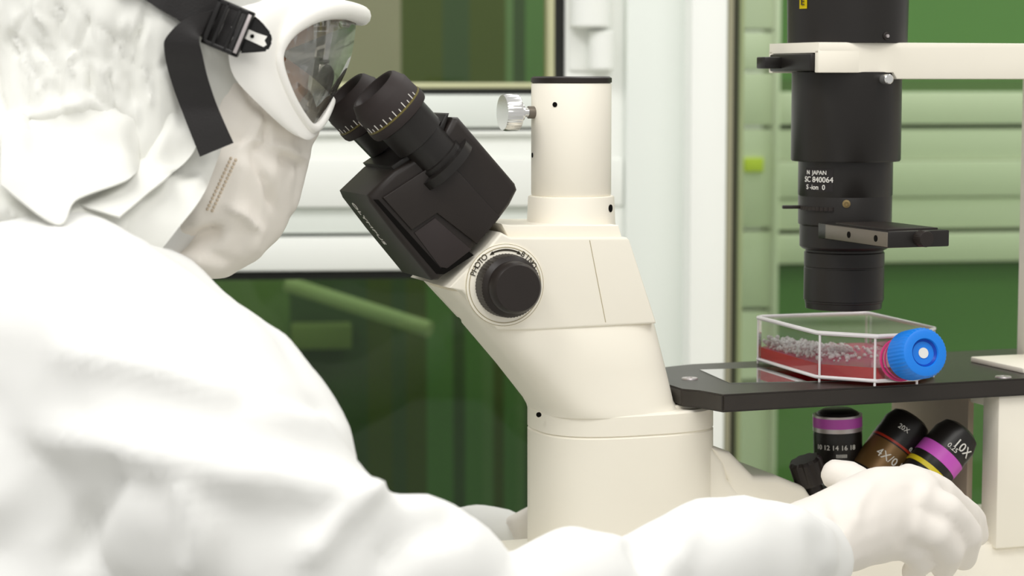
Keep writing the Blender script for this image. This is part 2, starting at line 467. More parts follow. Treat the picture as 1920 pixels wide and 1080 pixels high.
for a, s in ((A0, 1), (A1, -1)):
    c = lambda da, dr: bm.verts.new(kc+Vector((math.cos(a+da), 0, math.sin(a+da)))*(ra+dr)+NV*.00145)
    bm.faces.new((c(s*.10, -.0005), c(-s*.05, -.0014), c(-s*.02, .0012)))
obj('dial_arrow', bm, INK, dial)

# --- black binocular head
HW = 0.036
bm = NB()
add_prism(bm, mprof([(690, 368, -HW), (738, 322, -HW), (800, 283, -HW), (836, 246, -HW), (850, 222, -HW), (862, 222, -HW), (968, 346, -HW), (972, 358, -HW), (958, 386, -HW), (932, 421, -HW),
                     (898, 458, -HW), (862, 494, -HW), (824, 527, -HW), (812, 528, -HW), (740, 440, -HW), (696, 382, -HW)]), -HW, HW, 0.006, 4)
head = obj('binocular_head', bm, BLACK, mic, ang=40)
# raised near panel and stepped lower cover (both sides)
for sgn in (-1, 1):
    v0 = sgn*HW
    bm = NB()
    p1 = mprof([(716, 372, -HW), (832, 296, -HW), (936, 408, -HW), (893, 459, -HW), (818, 401, -HW), (771, 433, -HW)])
    add_prism(bm, p1, v0-.0022 if sgn < 0 else v0-.001, v0+.001 if sgn < 0 else v0+.0022, .0006, 2)
    obj('side_panel', bm, BLACK, head)
    bm = NB()
    p2 = mprof([(776, 438, -HW), (815, 410, -HW), (884, 470, -HW), (838, 505, -HW), (824, 502, -HW)])
    add_prism(bm, p2, v0-.0008 if sgn < 0 else v0-.001, v0+.001 if sgn < 0 else v0+.0008, .0005, 2)
    obj('slide_cover', bm, RUBBER, head)
    bm = NB()
    p3 = mprof([(700, 376, -HW), (709, 376, -HW), (826, 505, -HW), (880, 474, -HW), (888, 480, -HW), (832, 516, -HW), (818, 515, -HW)])
    add_prism(bm, p3, v0-.0006 if sgn < 0 else v0-.0004, v0+.0004 if sgn < 0 else v0+.0006)
    obj('groove', bm, HOLE, head)
# maker's lettering on the front face of the head
fu = Vector(M3(812, 528, 0)-M3(696, 382, 0)); fu.y = 0
fdir = fu.normalized(); fn = Vector((-fdir.z*-1, 0, fdir.x*-1)); fn = Vector((fdir.z, 0, -fdir.x))
if fn.x > 0: fn = -fn
bm = NB(); fc = (M3(696, 382, -HW)+M3(812, 528, -HW))*.5; fc.y = 0.014
text_on(bm, 'OLYMPUS', .0085, fc-fdir*.012+fn*.0005, fdir, fn.cross(fdir)); obj('head_lettering', bm, WINK, head)
# slide plate with two tubes
axd = Vector((-.70, 0, .715)).normalized()     # eyepiece axis, up towards the user
perp = Vector((axd.z, 0, -axd.x))
for v in (-.031, .031):
    pxy = (699, 168) if v < 0 else (645, 172)
    c0 = M3(pxy[0], pxy[1], v)
    A = -axd
    side = 'eyepiece'
    bm = NB()
    q = 1.46/F
    add_lathe(bm, [(.020, .0475), (.0185, .0275), (.0182, .0285), (.0180, .045), (.0165, .0455), (.0150, .046), (.0150, .0615), (.0165, .062), (.0165, .0655), (.0215, .066), (.0215, .072), (0, .072)][1:], c0, A, 48)
    ep = obj('eyepiece', bm, BLACKM, mic)
    bm = NB()
    add_lathe(bm, [(.0120, .010), (.0130, .0030), (.0150, .0004), (.0165, .0), (.0180, .0012), (.0204, .0065), (.0212, .0075), (.0215, .0200), (.0222, .0205), (.0222, .0245), (.0213, .0265), (.0190, .0272), (0, .0274)], c0, A, 96, rib=48, ribd=.0002, ribrange=(6, 7))
    ec = obj('eyecup', bm, RUBBER, ep)
    bm = NB(); add_lathe(bm, [(.0120, .010), (.0095, .012), (0, .0125)], c0, A, 40); obj('eyepiece_lens', bm, HOLE, ep)
    bm = NB()
    f = Vector((-.34, -.94, 0)); f = (f-A*f.dot(A)).normalized(); sd = A.cross(f)
    for i in range(-5, 8):
        a = i*.19
        rad = f*math.cos(a)+sd*math.sin(a); tg = A.cross(rad)
        mm = Matrix((tg, A, rad)).transposed().to_4x4(); mm.translation = c0+rad*.0213+A*(.0178 if i % 2 else .0170)
        L = .0011 if i % 2 else .0021
        add_box(bm, (-.00025, -L, 0), (.00025, L, .0004), 0, mm)
    text_wrap(bm, '0', .006, c0, -A, .0214, -perp*.6+NV*.4, -.9, -.012)
    obj('dioptre_scale', bm, WINK, ep)
    bm = NB(); add_lathe(bm, [(.0214, .0190), (.0219, .0192), (.0219, .0202), (.0214, .0203)], c0, A, 64); obj('scale_band', bm, OLIVE, ep)
# seat plates where the tubes meet the head
bm = NB()
add_prism(bm, mprof([(742, 322, -HW), (800, 284, -HW), (836, 246, -HW), (846, 214, -HW), (838, 216, -HW), (826, 240, -HW), (792, 276, -HW), (735, 314, -HW)]), -HW+.003, HW-.003, .0012, 2)
obj('tube_slide', bm, BLACKM, head)

# --- rear arm to the nosepiece
NW = 0.034
bm = NB()
add_prism(bm, mprof([(1290, 812, -NW), (1318, 815, -NW), (1362, 868, -NW), (1368, 900, -NW), (1416, 946, -NW), (1440, 1010, -NW), (1290, 1010, -NW)]), -NW, NW, .006, 4)
obj('rear_fillet', bm, CREAM, mic, ang=50)
bm = NB()
add_prism(bm, mprof([(1330, 836, -NW), (1345, 840, -.01), (1388, 884, -.01), (1432, 884, -.01), (1486, 905, -NW), (1512, 915, -NW), (1528, 940, -NW), (1560, 1010, -NW), (1380, 1010, -NW), (1366, 902, -NW)]), -NW+.0006, NW+.008, .005, 4)
obj('nosepiece_arm', bm, CREAM, mic, ang=40)
# --- base
b1 = M3(1880, 1020, -.070)
ub = b1.z
bm = NB()
add_box(bm, (-.06, -.066, 0), (.46, .066, ub), .006)
obj('base', bm, CREAM, mic)
# focus knob on the far side
fk = M3(1690, 1000, -.066)
for s in (1,):
    bm = NB(); org = Vector((fk.x, s*.064, ub-.012))
    add_lathe(bm, [(0, 0), (.019, 0), (.019, .010), (.017, .012), (.013, .0125), (.013, .022), (.0115, .024), (0, .024)], org, (0, s, 0), 96, rib=48, ribd=.0005, ribrange=(1, 2))
    obj('focus_knob', bm, BLACK, mic)

# --- stage
SZ = STAGE-BENCH
def SG(px, py, dz=0.0):
    p = to_loc(PZ(px, py, STAGE+dz)); return (p.x, p.y)
nl = SG(1350, 742); vn = nl[1]
vf = SG(1420, 678)[1]
ul = SG(1262, 726)[0]
uR = 0.42
ch = .03
bm = NB(); t = NB()
pl = [(nl[0]+.002, vn), (uR, vn), (uR, vf), (SG(1260, 683)[0]+.012, vf), (ul, vf-.02), (ul, vn+.035), (ul+.008, vn+.024)]
a = [t.verts.new((u, v, SZ)) for u, v in pl]; b = [t.verts.new((u, v, SZ-.0122)) for u, v in pl]
t.faces.new(a); t.faces.new(b[::-1])
for i in range(len(pl)): t.faces.new((a[i], b[i], b[(i+1) % len(pl)], a[(i+1) % len(pl)]))
bmesh.ops.recalc_face_normals(t, faces=t.faces)
bmesh.ops.bevel(t, geom=list(t.edges), offset=.0012, segments=2, affect='EDGES')
merge(bm, t); stage = obj('stage', bm, STAGEM, mic)
bm = NB()
ic = [SG(1312, 696), SG(1368, 721), SG(1600, 716), SG(1560, 688)]
t = NB(); a = [t.verts.new((u, v, SZ+.0006)) for u, v in ic]; b = [t.verts.new((u, v, SZ-.0002)) for u, v in ic]
t.faces.new(a); t.faces.new(b[::-1])
for i in range(4): t.faces.new((a[i], b[i], b[(i+1) % 4], a[(i+1) % 4]))
merge(bm, t); obj('stage_insert', bm, INSERT, stage)
for x, y in ((1293, 712), (1881, 709)):
    u, v = SG(x, y); bm = NB(); add_lathe(bm, [(0, .0), (.0058, 0), (.0055, .0009), (.0022, .0011), (.002, .0003), (0, .0003)], (u, v, SZ), (0, 0, 1), 32); obj('stage_screw', bm, SILVER, stage)
bm = NB(); u, v = SG(1258, 726); add_box(bm, (ul-.012, vn+.04, SZ-.022), (ul+.02, vf-.02, SZ-.0122), .001); obj('stage_bracket', bm, CREAM, mic)

# --- pillar and legs behind the stage
pu = M3(1909, 420, .03).x
bm = NB(); add_box(bm, (pu, -.03, SZ-.0), (pu+.075, .03, M3(1900, 110, -.03).z+.005), .003); obj('pillar', bm, CREAM, mic)
bm = NB(); u, v = SG(1851, 686)
add_box(bm, (u-.002, v-.05, SZ), (pu+.08, v+.02, SZ+.004), .001); obj('pillar_foot', bm, CREAM, mic)
lu = M3(1870, 900, -.07).x
bm = NB(); add_box(bm, (lu, -.070, ub-.004), (lu+.08, -.049, SZ-.0122), .0015); obj('stage_leg', bm, CREAM, mic)
bm = NB(); add_box(bm, (lu, -.030, ub-.004), (lu+.005, .080, SZ-.0122), .001); obj('stage_leg', bm, CREAM_SHADED, mic)
bm = NB(); add_box(bm, (lu+.001, -.0495, SZ-.022), (lu+.012, -.0305, SZ-.0122), .0008); obj('leg_crossbar', bm, CREAM, mic)
# --- illumination arm
AW = 0.038
zt, zb2 = M3(1600, 81, -AW)[2], M3(1600, 138, -AW)[2]
u0 = M3(1535, 110, -AW).x
zn = M3(1500, 100, -AW)[2]
bm = NB()
add_prism(bm, [(u0, zt), (.44, zt), (.44, M3(1800, 150, -AW)[2]), (M3(1682, 150, -AW).x, M3(1682, 150, -AW)[2]), (M3(1675, 138, -AW).x, zb2), (u0+.03, zb2), (u0+.03, zn), (u0, zn)], -AW, AW, .0012, 2)
add_box(bm, (u0, -AW, zb2), (u0+.032, -AW+.006, zn+.002), .0008)
add_box(bm, (u0, AW-.006, zb2), (u0+.032, AW, zn+.002), .0008)
obj('illumination_arm', bm, CREAM, mic)
bm = NB(); add_box(bm, (u0-.003, -AW+.0065, zb2+.001), (u0+.03, AW-.0065, zn-.0005), .0015)
add_box(bm, (u0-.016, AW-.026, zb2+.003), (u0, AW-.012, zn-.0025), .001); obj('filter_slider', bm, BLACKM, mic)
# condenser column (lathe about its axis)
cu0, _ = M(1584, 400, 0)
ca = Vector((cu0, 0, 0)); qc = (1.5+cu0*math.sin(TH))/F
cz = lambda y: M(1584, y, 0)[1]
bm = NB()
add_lathe(bm, [(0, zt), (111*qc, zt), (111*qc, zt+.004), (113*qc, cz(0)+.02), (113*qc, cz(0)+.07), (100*qc, cz(0)+.085), (0, cz(0)+.085)], ca, (0, 0, 1), 72)
lh = obj('lamp_house', bm, BLACKM, mic)
bm = NB(); text_wrap(bm, '!', .001, ca, (0, 0, 1), 113*qc, CAMDIR, 0, cz(0)+.05)
bm.free(); bm = NB()
n = 8; r = 113.3*qc; prev = None
for i in range(n+1):
    a = math.asin(-.86)+i*.022
    d = CAMDIR*math.cos(a)+Vector((math.cos(TH), -math.sin(TH), 0))*math.sin(a)
    q = [bm.verts.new(ca+d*r+Vector((0, 0, z))) for z in (cz(20), cz(-25))]
    if prev: bm.faces.new((prev[0], q[0], q[1], prev[1]))
    prev = q
r_ = bmesh.ops.solidify(bm, geom=list(bm.faces), thickness=.0006)
wl = obj('warning_label', bm, YINK, lh); tag(wl, 'small yellow sticker')
bm = NB(); text_wrap(bm, 'E', .0075, ca, (0, 0, 1), r+.0006, CAMDIR, math.asin(-.86)+.09, cz(7)); obj('sticker_lettering', bm, INK, lh)
bm = NB(); d = CAMDIR*math.cos(.53)+Vector((math.cos(TH), -math.sin(TH), 0))*math.sin(.53)
cyl(bm, ca+d*(111*qc-.001)+Vector((0, 0, cz(71))), d, .0028, .002, .0004, 20); obj('set_screw', bm, BLACK, lh)
bm = NB(); cyl(bm, ca+d*(111*qc-.0)+Vector((0, 0, cz(71))), d, .0012, .0022, n=12); obj('screw_socket', bm, SILVER, lh)
bm = NB()
add_lathe(bm, [(0, zb2+.0005), (102*qc, zb2+.0005), (102*qc, cz(300)), (100*qc, cz(303)), (0, cz(303))], ca, (0, 0, 1), 72)
cb = obj('condenser_barrel', bm, BLACKM, mic)
bm = NB()
add_lathe(bm, [(0, cz(303)), (88*qc, cz(303)), (88*qc, cz(366)), (87*qc, cz(367.5)), (87*qc, cz(368.5)), (87.5*qc, cz(370)), (87*qc, cz(420)), (84*qc, cz(423)), (84*qc, cz(462)), (80*qc, cz(466)), (76*qc, cz(468)), (0, cz(468))], ca, (0, 0, 1), 72)
c2 = obj('condenser_body', bm, BLACKM, mic)
bm = NB()
add_lathe(bm, [(0, cz(467)), (73*qc, cz(467)), (73*qc, cz(472)), (75*qc, cz(474)), (75*qc, cz(499)), (74*qc, cz(500)), (74*qc, cz(502)), (75*qc, cz(503)), (75*qc, cz(562)), (73*qc, cz(563)), (73*qc, cz(566)), (72*qc, cz(567)), (71*qc, cz(578)), (60*qc, cz(580)), (0, cz(580))], ca, (0, 0, 1), 72)
obj('condenser_lens', bm, BLACKM, mic)
# label plate on condenser body
bm = NB(); rl = 88.3*qc; prev = None
for i in range(11):
    a = -1.12+i*.072
    d = CAMDIR*math.cos(a)+Vector((math.cos(TH), -math.sin(TH), 0))*math.sin(a)
    q = [bm.verts.new(ca+d*rl+Vector((0, 0, z))) for z in (cz(357), cz(315))]
    if prev: bm.faces.new((prev[0], q[0], q[1], prev[1]))
    prev = q
bmesh.ops.solidify(bm, geom=list(bm.faces), thickness=.0004); obj('serial_plate', bm, mat('plate_grey', rgb(62, 58, 58), .5), c2)
bm = NB()
text_wrap(bm, 'N  JAPAN', .0042, ca, (0, 0, 1), rl+.0003, CAMDIR, -.80, cz(323))
text_wrap(bm, 'SC 840064', .0056, ca, (0, 0, 1), rl+.0003, CAMDIR, -.76, cz(336))
text_wrap(bm, 'S -ion  0', .0050, ca, (0, 0, 1), rl+.0003, CAMDIR, -.82, cz(350))
obj('serial_lettering', bm, WINK, c2)
XR = Vector((math.cos(TH), -math.sin(TH), 0))
bm = NB(); a = math.asin(-.12); d = CAMDIR*math.cos(a)+XR*math.sin(a)
add_lathe(bm, [(0, -.001), (.0028, -.001), (.0028, .0008), (.0014, .001), (.0012, .0002), (0, .0002)], ca+d*87*qc+Vector((0, 0, cz(379))), d, 24); obj('brass_screw', bm, BRASS, c2)
bm = NB(); a = -1.0; d = CAMDIR*math.cos(a)+XR*math.sin(a)
for i in range(9):
    a = -1.25+i*.10; d2 = CAMDIR*math.cos(a)+XR*math.sin(a)
    cyl(bm, ca+d2*(85.5*qc)+Vector((0, 0, cz(393))), (0, 0, 1), .0024, .0026, n=10)
d = CAMDIR*math.cos(-1.45)+XR*math.sin(-1.45)
add_box(bm, (0, -.002, -.0012), (.014, .002, .0012), .0005, Matrix.Translation(ca+d*(83*qc)+Vector((0, 0, cz(389)))) @ Matrix.Rotation(math.atan2(d.y, d.x), 4, 'Z'))
obj('aperture_lever', bm, BLACK, c2)
# phase slider holder
us0 = M3(1665, 450, -.12).x
bm = NB()
zs1, zs0 = M3(1665, 436, -.12)[2], M3(1665, 467, -.12)[2]
uw = M3(1780, 450, -.12).x-us0
add_box(bm, (us0, -.12, zs0), (us0+uw, -.022, zs1), .0008)
sl = obj('slider_holder', bm, BLACKM, mic)
bm = NB()
add_box(bm, (us0-.0006, -.1195, zs0+.0006), (us0+.001, -.034, zs1-.0006), .0003); obj('holder_side', bm, GREYM, sl)
for v in (-.105, -.068):
    bm = NB(); cyl(bm, (us0-.0004, v, (zs0+zs1)/2), (-1, 0, 0), .0022, .0006, n=20); obj('screw_hole', bm, HOLE, sl)
bm = NB(); add_lathe(bm, [(0, 0), (.0055, 0), (.0055, .008), (.005, .009), (.0, .0092)], (us0+uw*.52, -.12, (zs0+zs1)/2+.0005), NV, 48, rib=24, ribd=.0003, ribrange=(1, 2)); obj('holder_knob', bm, BLACK, sl)
bm = NB()
add_box(bm, (us0+.004, -.112, zs1-.0005), (us0+uw-.004, -.04, zs1+.0012), .0004); obj('holder_lid', bm, BLACK, sl)
# thumb screw below the arm
bm = NB(); d = (CAMDIR*.9+XR*.43).normalized(); p = M3(1658, 150, -AW)
cyl(bm, p+Vector((0, .006, 0)), (-.1, -1, 0), .0034, .016, .0006, 24); obj('clamp_screw', bm, CHROME, mic)

# --- objectives on the nosepiece
bm = NB()
tx = M3(1650, 930, 0)
nax = Vector((.34, 0, .94)).normalized()
add_lathe(bm, [(0, -.03), (.036, -.03), (.044, -.018), (.044, -.006), (.036, .004), (0, .010)], (tx.x, 0, tx.z), nax, 64); obj('nosepiece', bm, BLACKM, mic)
def objective(px0, px1, v, rpx, bands, name_lab, text):
    a, b = M3(*px0, v), M3(*px1, v)
    ax = (b-a); L = ax.length; ax.normalize()
    q = (1.5+a.x*math.sin(TH))/F; r = rpx*q
    bm = NB()
    add_lathe(bm, [(0, 0), (r*.9, 0), (r*.96, L*.05), (r*.96, L*.30), (r, L*.32), (r, L*.66), (r*.98, L*.68), (r*.98, L*.84), (r*.82, L*.96), (r*.6, L), (0, L)], a, ax, 64, rib=32, ribd=.0003, ribrange=(4, 4))
    ob = obj('objective', bm, BLACKM, mic); tag(ob, name_lab)
    for (h0, h1, m) in bands:
        bm = NB(); rb = r*1.012
        add_lathe(bm, [(r*.9, L*h0), (rb, L*h0), (rb, L*h1), (r*.9, L*h1)], a, ax, 64); obj('colour_band', bm, m, ob)
    bm = NB()
    for (s, size, ang, h) in text:
        text_wrap(bm, s, size, a, ax, r*1.015, CAMDIR, ang, L*h)
    obj('objective_lettering', bm, WINK, ob)
objective((1572, 900), (1570, 768), 0, 46, [(.70, .76, SILVER), (.76, .90, PINK), (.90, .93, SILVER)], 'upright black objective with broad pink band', [('10 12 14 16 18', .0050, -.25, .50), ('IIIIIIIII', .0036, 0.0, .385)])
objective((1628, 905), (1712, 785), -.020, 46, [(.10, .52, BRONZE), (.54, .57, REDB)], 'tilted objective with bronze barrel and thin red band', [('4X/0.10', .0085, .1, .34), ('20X', .0050, -.3, .76), ('0.17', .0045, .6, .60)])
objective((1705, 925), (1805, 808), -.046, 45, [(.30, .36, YELB), (.46, .62, PINK)], 'tilted objective with pink and yellow bands', [('10X', .0095, .25, .76), ('0.25', .0050, -.1, .68)])
# ribbed black grip beside the nosepiece
a, b = M3(1512, 865, -.012), M3(1545, 915, -.012)
bm = NB(); ax = (M3(1545, 900, -.012)-M3(1495, 872, -.012)); ax = Vector((.35, 0, -.94))
add_lathe(bm, [(0, 0), (.0105, 0), (.0120, .002), (.0120, .0165), (.0108, .0185), (.006, .019), (.006, .030), (0, .030)], M3(1508, 862, -.025), ax, 72, rib=9, ribd=.0010, ribrange=(1, 3)); obj('grip_knob', bm, BLACK, mic)

# ================================================================== CULTURE FLASK
fa = math.radians(17)
AX = Vector((math.sin(fa), -math.cos(fa), 0)); WD = Vector((math.cos(fa), math.sin(fa), 0))
FLB = PZ(1535, 716, STAGE+.0012)
fl = empty('culture_flask', FLB+WD*.045-AX*.055, 0); fl.location.z = STAGE+.0008
FH = .036; HWD = .045; FLN = .108
def FP(a, w, z): return AX*a+WD*w+Vector((0, 0, z))
tag(fl, 'clear plastic cell culture flask with blue cap and red liquid on the black stage', 'flask')
org = fl.location
fx = FLN/2
outline = [(-fx, -HWD+.004), (-fx+.004, -HWD), (fx-.002, -HWD), (fx+.002, -HWD+.003), (fx+.028, -.017), (fx+.030, -.015), (fx+.030, .015), (fx+.028, .017), (fx+.002, HWD-.003), (fx-.002, HWD), (-fx+.004, HWD), (-fx, HWD-.004)]
bm = NB()
z0, z1 = .003, FH-.001
A_ = [bm.verts.new(FP(a, w, z0)) for a, w in outline]; B_ = [bm.verts.new(FP(a, w, z1)) for a, w in outline]
n = len(outline); bm.faces.new(A_[::-1]); bm.faces.new(B_)
for i in range(n): bm.faces.new((A_[i], A_[(i+1) % n], B_[(i+1) % n], B_[i]))
obj('flask_body', bm, FLASK, fl, ang=25)
for zz, nm, r in ((FH-.0016, 'top_rim', .0016), (.0036, 'bottom_rim', .0013)):
    bm = NB(); add_tube(bm, [FP(a*1.004, w*1.008, zz) for a, w in outline], r, 8, True)
    obj(nm, bm, RIMM, fl)
for (a, w) in ((-fx+.001, -HWD+.001), (fx, -HWD+.001), (fx+.029, -.016), (fx+.029, .016), (fx, HWD-.001), (-fx+.001, HWD-.001)):
    bm = NB(); add_tube(bm, [FP(a, w, 0.0), FP(a, w, FH-.001)], .0009, 8); obj('corner_edge', bm, RIMM, fl)
# medium and foam
ins = [(a*.985, w*.97) for a, w in outline]
bm = NB()
A_ = [bm.verts.new(FP(a, w, .0042)) for a, w in ins]; B_ = [bm.verts.new(FP(a, w, .0125)) for a, w in ins]
bm.faces.new(A_[::-1]); tf = bm.faces.new(B_)
for i in range(n): bm.faces.new((A_[i], A_[(i+1) % n], B_[(i+1) % n], B_[i]))
tf.material_index = 1
tag(obj('culture_medium', bm, [MEDIUM, MEDTOP], fl, ang=25), 'red liquid medium pooled in the bottom')
bm = NB(); rnd = random.Random(3)
for i in range(640):
    a = -fx+.004+abs(rnd.gauss(0, .038)); w = -HWD+.004+abs(rnd.gauss(0, .028))
    if a > fx-.004 or w > HWD-.006: continue
    hz = max(0, (1-abs(w+HWD)/.06))*max(0, 1-(a+fx)/.12)
    r = rnd.uniform(.0007, .0021)
    t = NB(); bmesh.ops.create_icosphere(t, subdivisions=1, radius=r)
    merge(bm, t, Matrix.Translation(FP(a, w, .0125+r*.4+rnd.uniform(0, .009)*hz)))
fo = obj('foam', bm, BUB, fl, ang=60); fo['kind'] = 'stuff'; fo['label'] = 'white foam of small bubbles on the red liquid'
# neck, cap
ndir = (AX*.965+Vector((0, 0, .20))).normalized()
nk0 = FP(fx+.026, 0, FH*.46)
bm = NB(); add_lathe(bm, [(.0150, 0), (.0145, .004), (.0135, .020), (.0135, .030)], nk0, ndir, 40); obj('neck', bm, FLASK, fl)
bm = NB(); add_lathe(bm, [(.0150, .008), (.0150, .0100), (.0135, .0100)], nk0, ndir, 40); add_lathe(bm, [(.0142, .013), (.0142, .0145), (.0135, .0145)], nk0, ndir, 40); tag(obj('neck_ring', bm, mat('pink_ring', rgb(222, 60, 130), .35), fl), 'pink liquid-tinted neck ring')
bm = NB()
c0 = nk0+ndir*.019+Vector((.002, 0, .002)); CR = .0172
add_lathe(bm, [(.0140, 0), (CR-.0003, 0), (CR, .001), (CR, .020), (CR-.0015, .0225), (CR-.003, .023), (.0098, .023), (.0092, .0215), (.0088, .0198), (.0, .0198)], c0, ndir, 160, rib=40, ribd=.0004, ribrange=(2, 3))
cap = obj('cap', bm, CAPB, fl)
bm = NB(); add_lathe(bm, [(.0091, .0200), (.0091, .0217), (.0082, .0203), (.0078, .0199)], c0, ndir, 64); obj('cap_groove', bm, CAPD, cap)
bm = NB(); add_lathe(bm, [(.0036, .0197), (.0036, .0203), (0, .0204)], c0, ndir, 40); obj('cap_vent', bm, WINK, cap)

# ================================================================== PERSON
# frame of the head: mid-plane through H, sideways axis SA (pointing away from the camera)
YAW = math.radians(13)
H = P(600, 140, -.066)
SA = Vector((-math.sin(YAW), math.cos(YAW), 0))
def HP(px, py, s=0.0): return PPL(px, py, H+SA*s, SA)
def mir(p): return p-SA*(2*(p-H).dot(SA))
pl_ = Vector((-.62, -.12, 0.0))
person = empty('person', pl_, 0)
tag(person, 'person in white hooded coverall, goggles and gloves leaning to the microscope eyepieces', 'person')
def pobj(name, bm, m, parent=None, **k): return obj(name, bm, m, parent or person, shift=-pl_, **k)
def px_r(px, Y): return px*(Y+1.5)/F

# ---- coverall: torso, both arms, legs
bm = NB()
def N(x, y, Y, r, ry=None, rz=None):
    a = px_r(r, Y); return (P(x, y, Y), (a, px_r(ry, Y) if ry else a, px_r(rz, Y) if rz else a))
# torso leaning forward
hip = Vector((-.66, -.12, .56))
chain(bm, [(hip, (.16, .18, .13)), (Vector((-.60, -.12, .74)), (.15, .19, .13)), N(-60, 860, -.13, 300, 420, 280), N(40, 650, -.12, 270, 480, 230)])
chain(bm, [(Vector((-.62, -.2, .72)), (.13, .15, .13)), N(-40, 900, -.25, 230, 300, 260), N(160, 900, -.27, 200, 240, 240)])
chain(bm, [(Vector((-.55, -.2, .72)), (.13, .15, .13)), N(200, 1050, -.27, 260, 260, 200), N(160, 900, -.27, 200, 240, 240)])
chain(bm, [N(20, 640, -.12, 230, 440, 230), N(160, 560, -.10, 120, 160, 100)])
# near shoulder, upper arm, forearm (right arm)
chain(bm, [N(0, 612, -.20, 250), N(190, 690, -.27, 240), N(318, 800, -.30, 232), N(425, 935, -.33, 230), N(560, 1060, -.34, 200)])
chain(bm, [N(250, 640, -.22, 170), N(375, 800, -.27, 210), N(446, 905, -.30, 224)])
chain(bm, [N(540, 1080, -.34, 190), N(690, 1080, -.34, 140), N(780, 1072, -.33, 122), N(838, 1080, -.32, 98), N(880, 1120, -.32, 70)])
chain(bm, [N(870, 1130, -.32, 90), N(965, 1150, -.31, 80), N(1070, 1108, -.29, 104), N(1180, 1110, -.26, 96), N(1330, 1060, -.22, 108), N(1430, 1046, -.17, 102), N(1500, 1040, -.13, 98)])
# collar round the neck
chain(bm, [(HP(300, 345), (.052, .056, .052)), (HP(195, 475), .056), (HP(100, 600), .085)])
# far arm (left)
chain(bm, [N(60, 640, .10, 200), N(300, 900, .20, 130), N(520, 1150, .22, 120)])
chain(bm, [N(520, 1150, .22, 110), N(740, 1110, .19, 100), N(895, 1050, .15, 88), N(936, 1044, .14, 72)])
# legs, seated
for s in (-1, 1):
    chain(bm, [(hip+Vector((0, s*.10, 0)), .11), (Vector((-.26, -.12+s*.15, .56)), .085), (Vector((-.24, -.12+s*.16, .30)), .075), (Vector((-.26, -.12+s*.16, .06)), .06), (Vector((-.18, -.12+s*.16, .035)), (.06, .045, .035))])
cov = remesh(bm, .006, 6)
sculpt(cov, [
    ('ridge', [(120, 660), (320, 720), (560, 800), (640, 850)], 26, 0.0096),
    ('ridge', [(60, 800), (260, 850), (470, 900), (700, 960)], 34, 0.0112),
    ('ridge', [(250, 860), (180, 980), (130, 1080)], 30, -0.0080),
    ('ridge', [(345, 900), (380, 1000), (370, 1080)], 24, 0.0080),
    ('ridge', [(300, 620), (420, 680), (480, 740)], 22, -0.0064),
    ('ridge', [(690, 925), (620, 990), (560, 1060)], 24, 0.0096),
    ('ridge', [(870, 980), (760, 1010), (700, 1070)], 26, -0.0096),
    ('ridge', [(1290, 990), (1260, 1040), (1250, 1080)], 26, 0.0064),
    ('ridge', [(1180, 1020), (1210, 1080)], 22, -0.0080),
    ('ridge', [(1460, 960), (1530, 1010), (1550, 1075)], 18, 0.0064),
    ('ridge', [(610, 780), (520, 760), (430, 770)], 20, -0.0064),
], [(5, .0060, (1, 1, 1)), (11, .0035, (1, 1, 1.4)), (30, .0008, (1, 1, 1))])
pobj('coverall', cov, FABRIC, ang=80)

# ---- body: head with a face, neck, upper torso under the suit (one mesh)
bm = NB()
def HN(x, y, s, r): return HP(x, y, s)
tilt = Matrix.Rotation(math.radians(16), 3, SA)
hq = 1.43/F
def E(x, y, s, r): hull(bm, [ellipsoid_pts(HP(x, y, s), r, 20, 12, rot=Matrix.Rotation(YAW, 3, 'Z') @ Matrix.Rotation(math.radians(16), 3, 'Y'))])
E(290, 40, 0, (.095, .072, .105)); E(422, 120, 0, (.055, .058, .085)); E(405, 300, 0, (.050, .050, .055))
E(482, 60, 0, (.020, .048, .014)); E(455, 375, 0, (.018, .020, .016))
chain(bm, [(HP(530, 95), .007), (HP(556, 185), .010), (HP(543, 210), .010)])      # nose
for s in (-1, 1):
    E(490, 165, s*.034, (.020, .022, .018))
    E(496, 108, s*.033, (.010, .016, .010))
chain(bm, [(HP(535, 275, -.016), .006), (HP(545, 278), .008), (HP(535, 275, .016), .006)])
chain(bm, [(HP(527, 300, -.015), .006), (HP(535, 303), .008), (HP(527, 300, .015), .006)])
chain(bm, [(HP(315, 290), .046), (HP(195, 470), .042), (HP(90, 640), (.08, .12, .08)), (Vector((-.56, -.12, .75)), (.10, .13, .10))])
body = remesh(bm, .004, 4)
pb = pobj('body', body, SKIN, ang=80)
for s in (-1, 1):
    bm = NB(); c = HP(504, 116, s*.033); bmesh.ops.create_uvsphere(bm, u_segments=20, v_segments=12, radius=.0125, matrix=Matrix.Translation(c))
    pobj('eye', bm, EYEW)
    bm = NB(); g = (HP(690, 220, s*.033)-c).normalized(); add_lathe(bm, [(.0062, .0108), (.0050, .0122), (0, .0130)], c, g, 24); pobj('iris', bm, IRIS)
    bm = NB(); add_tube(bm, spline([HP(480, 78, s*.052), HP(500, 68, s*.036), HP(508, 78, s*.018)], 10), [.002, .003, .0035, .004, .004, .004, .004, .0035, .003, .002], 8); pobj('eyebrow', bm, BROW)

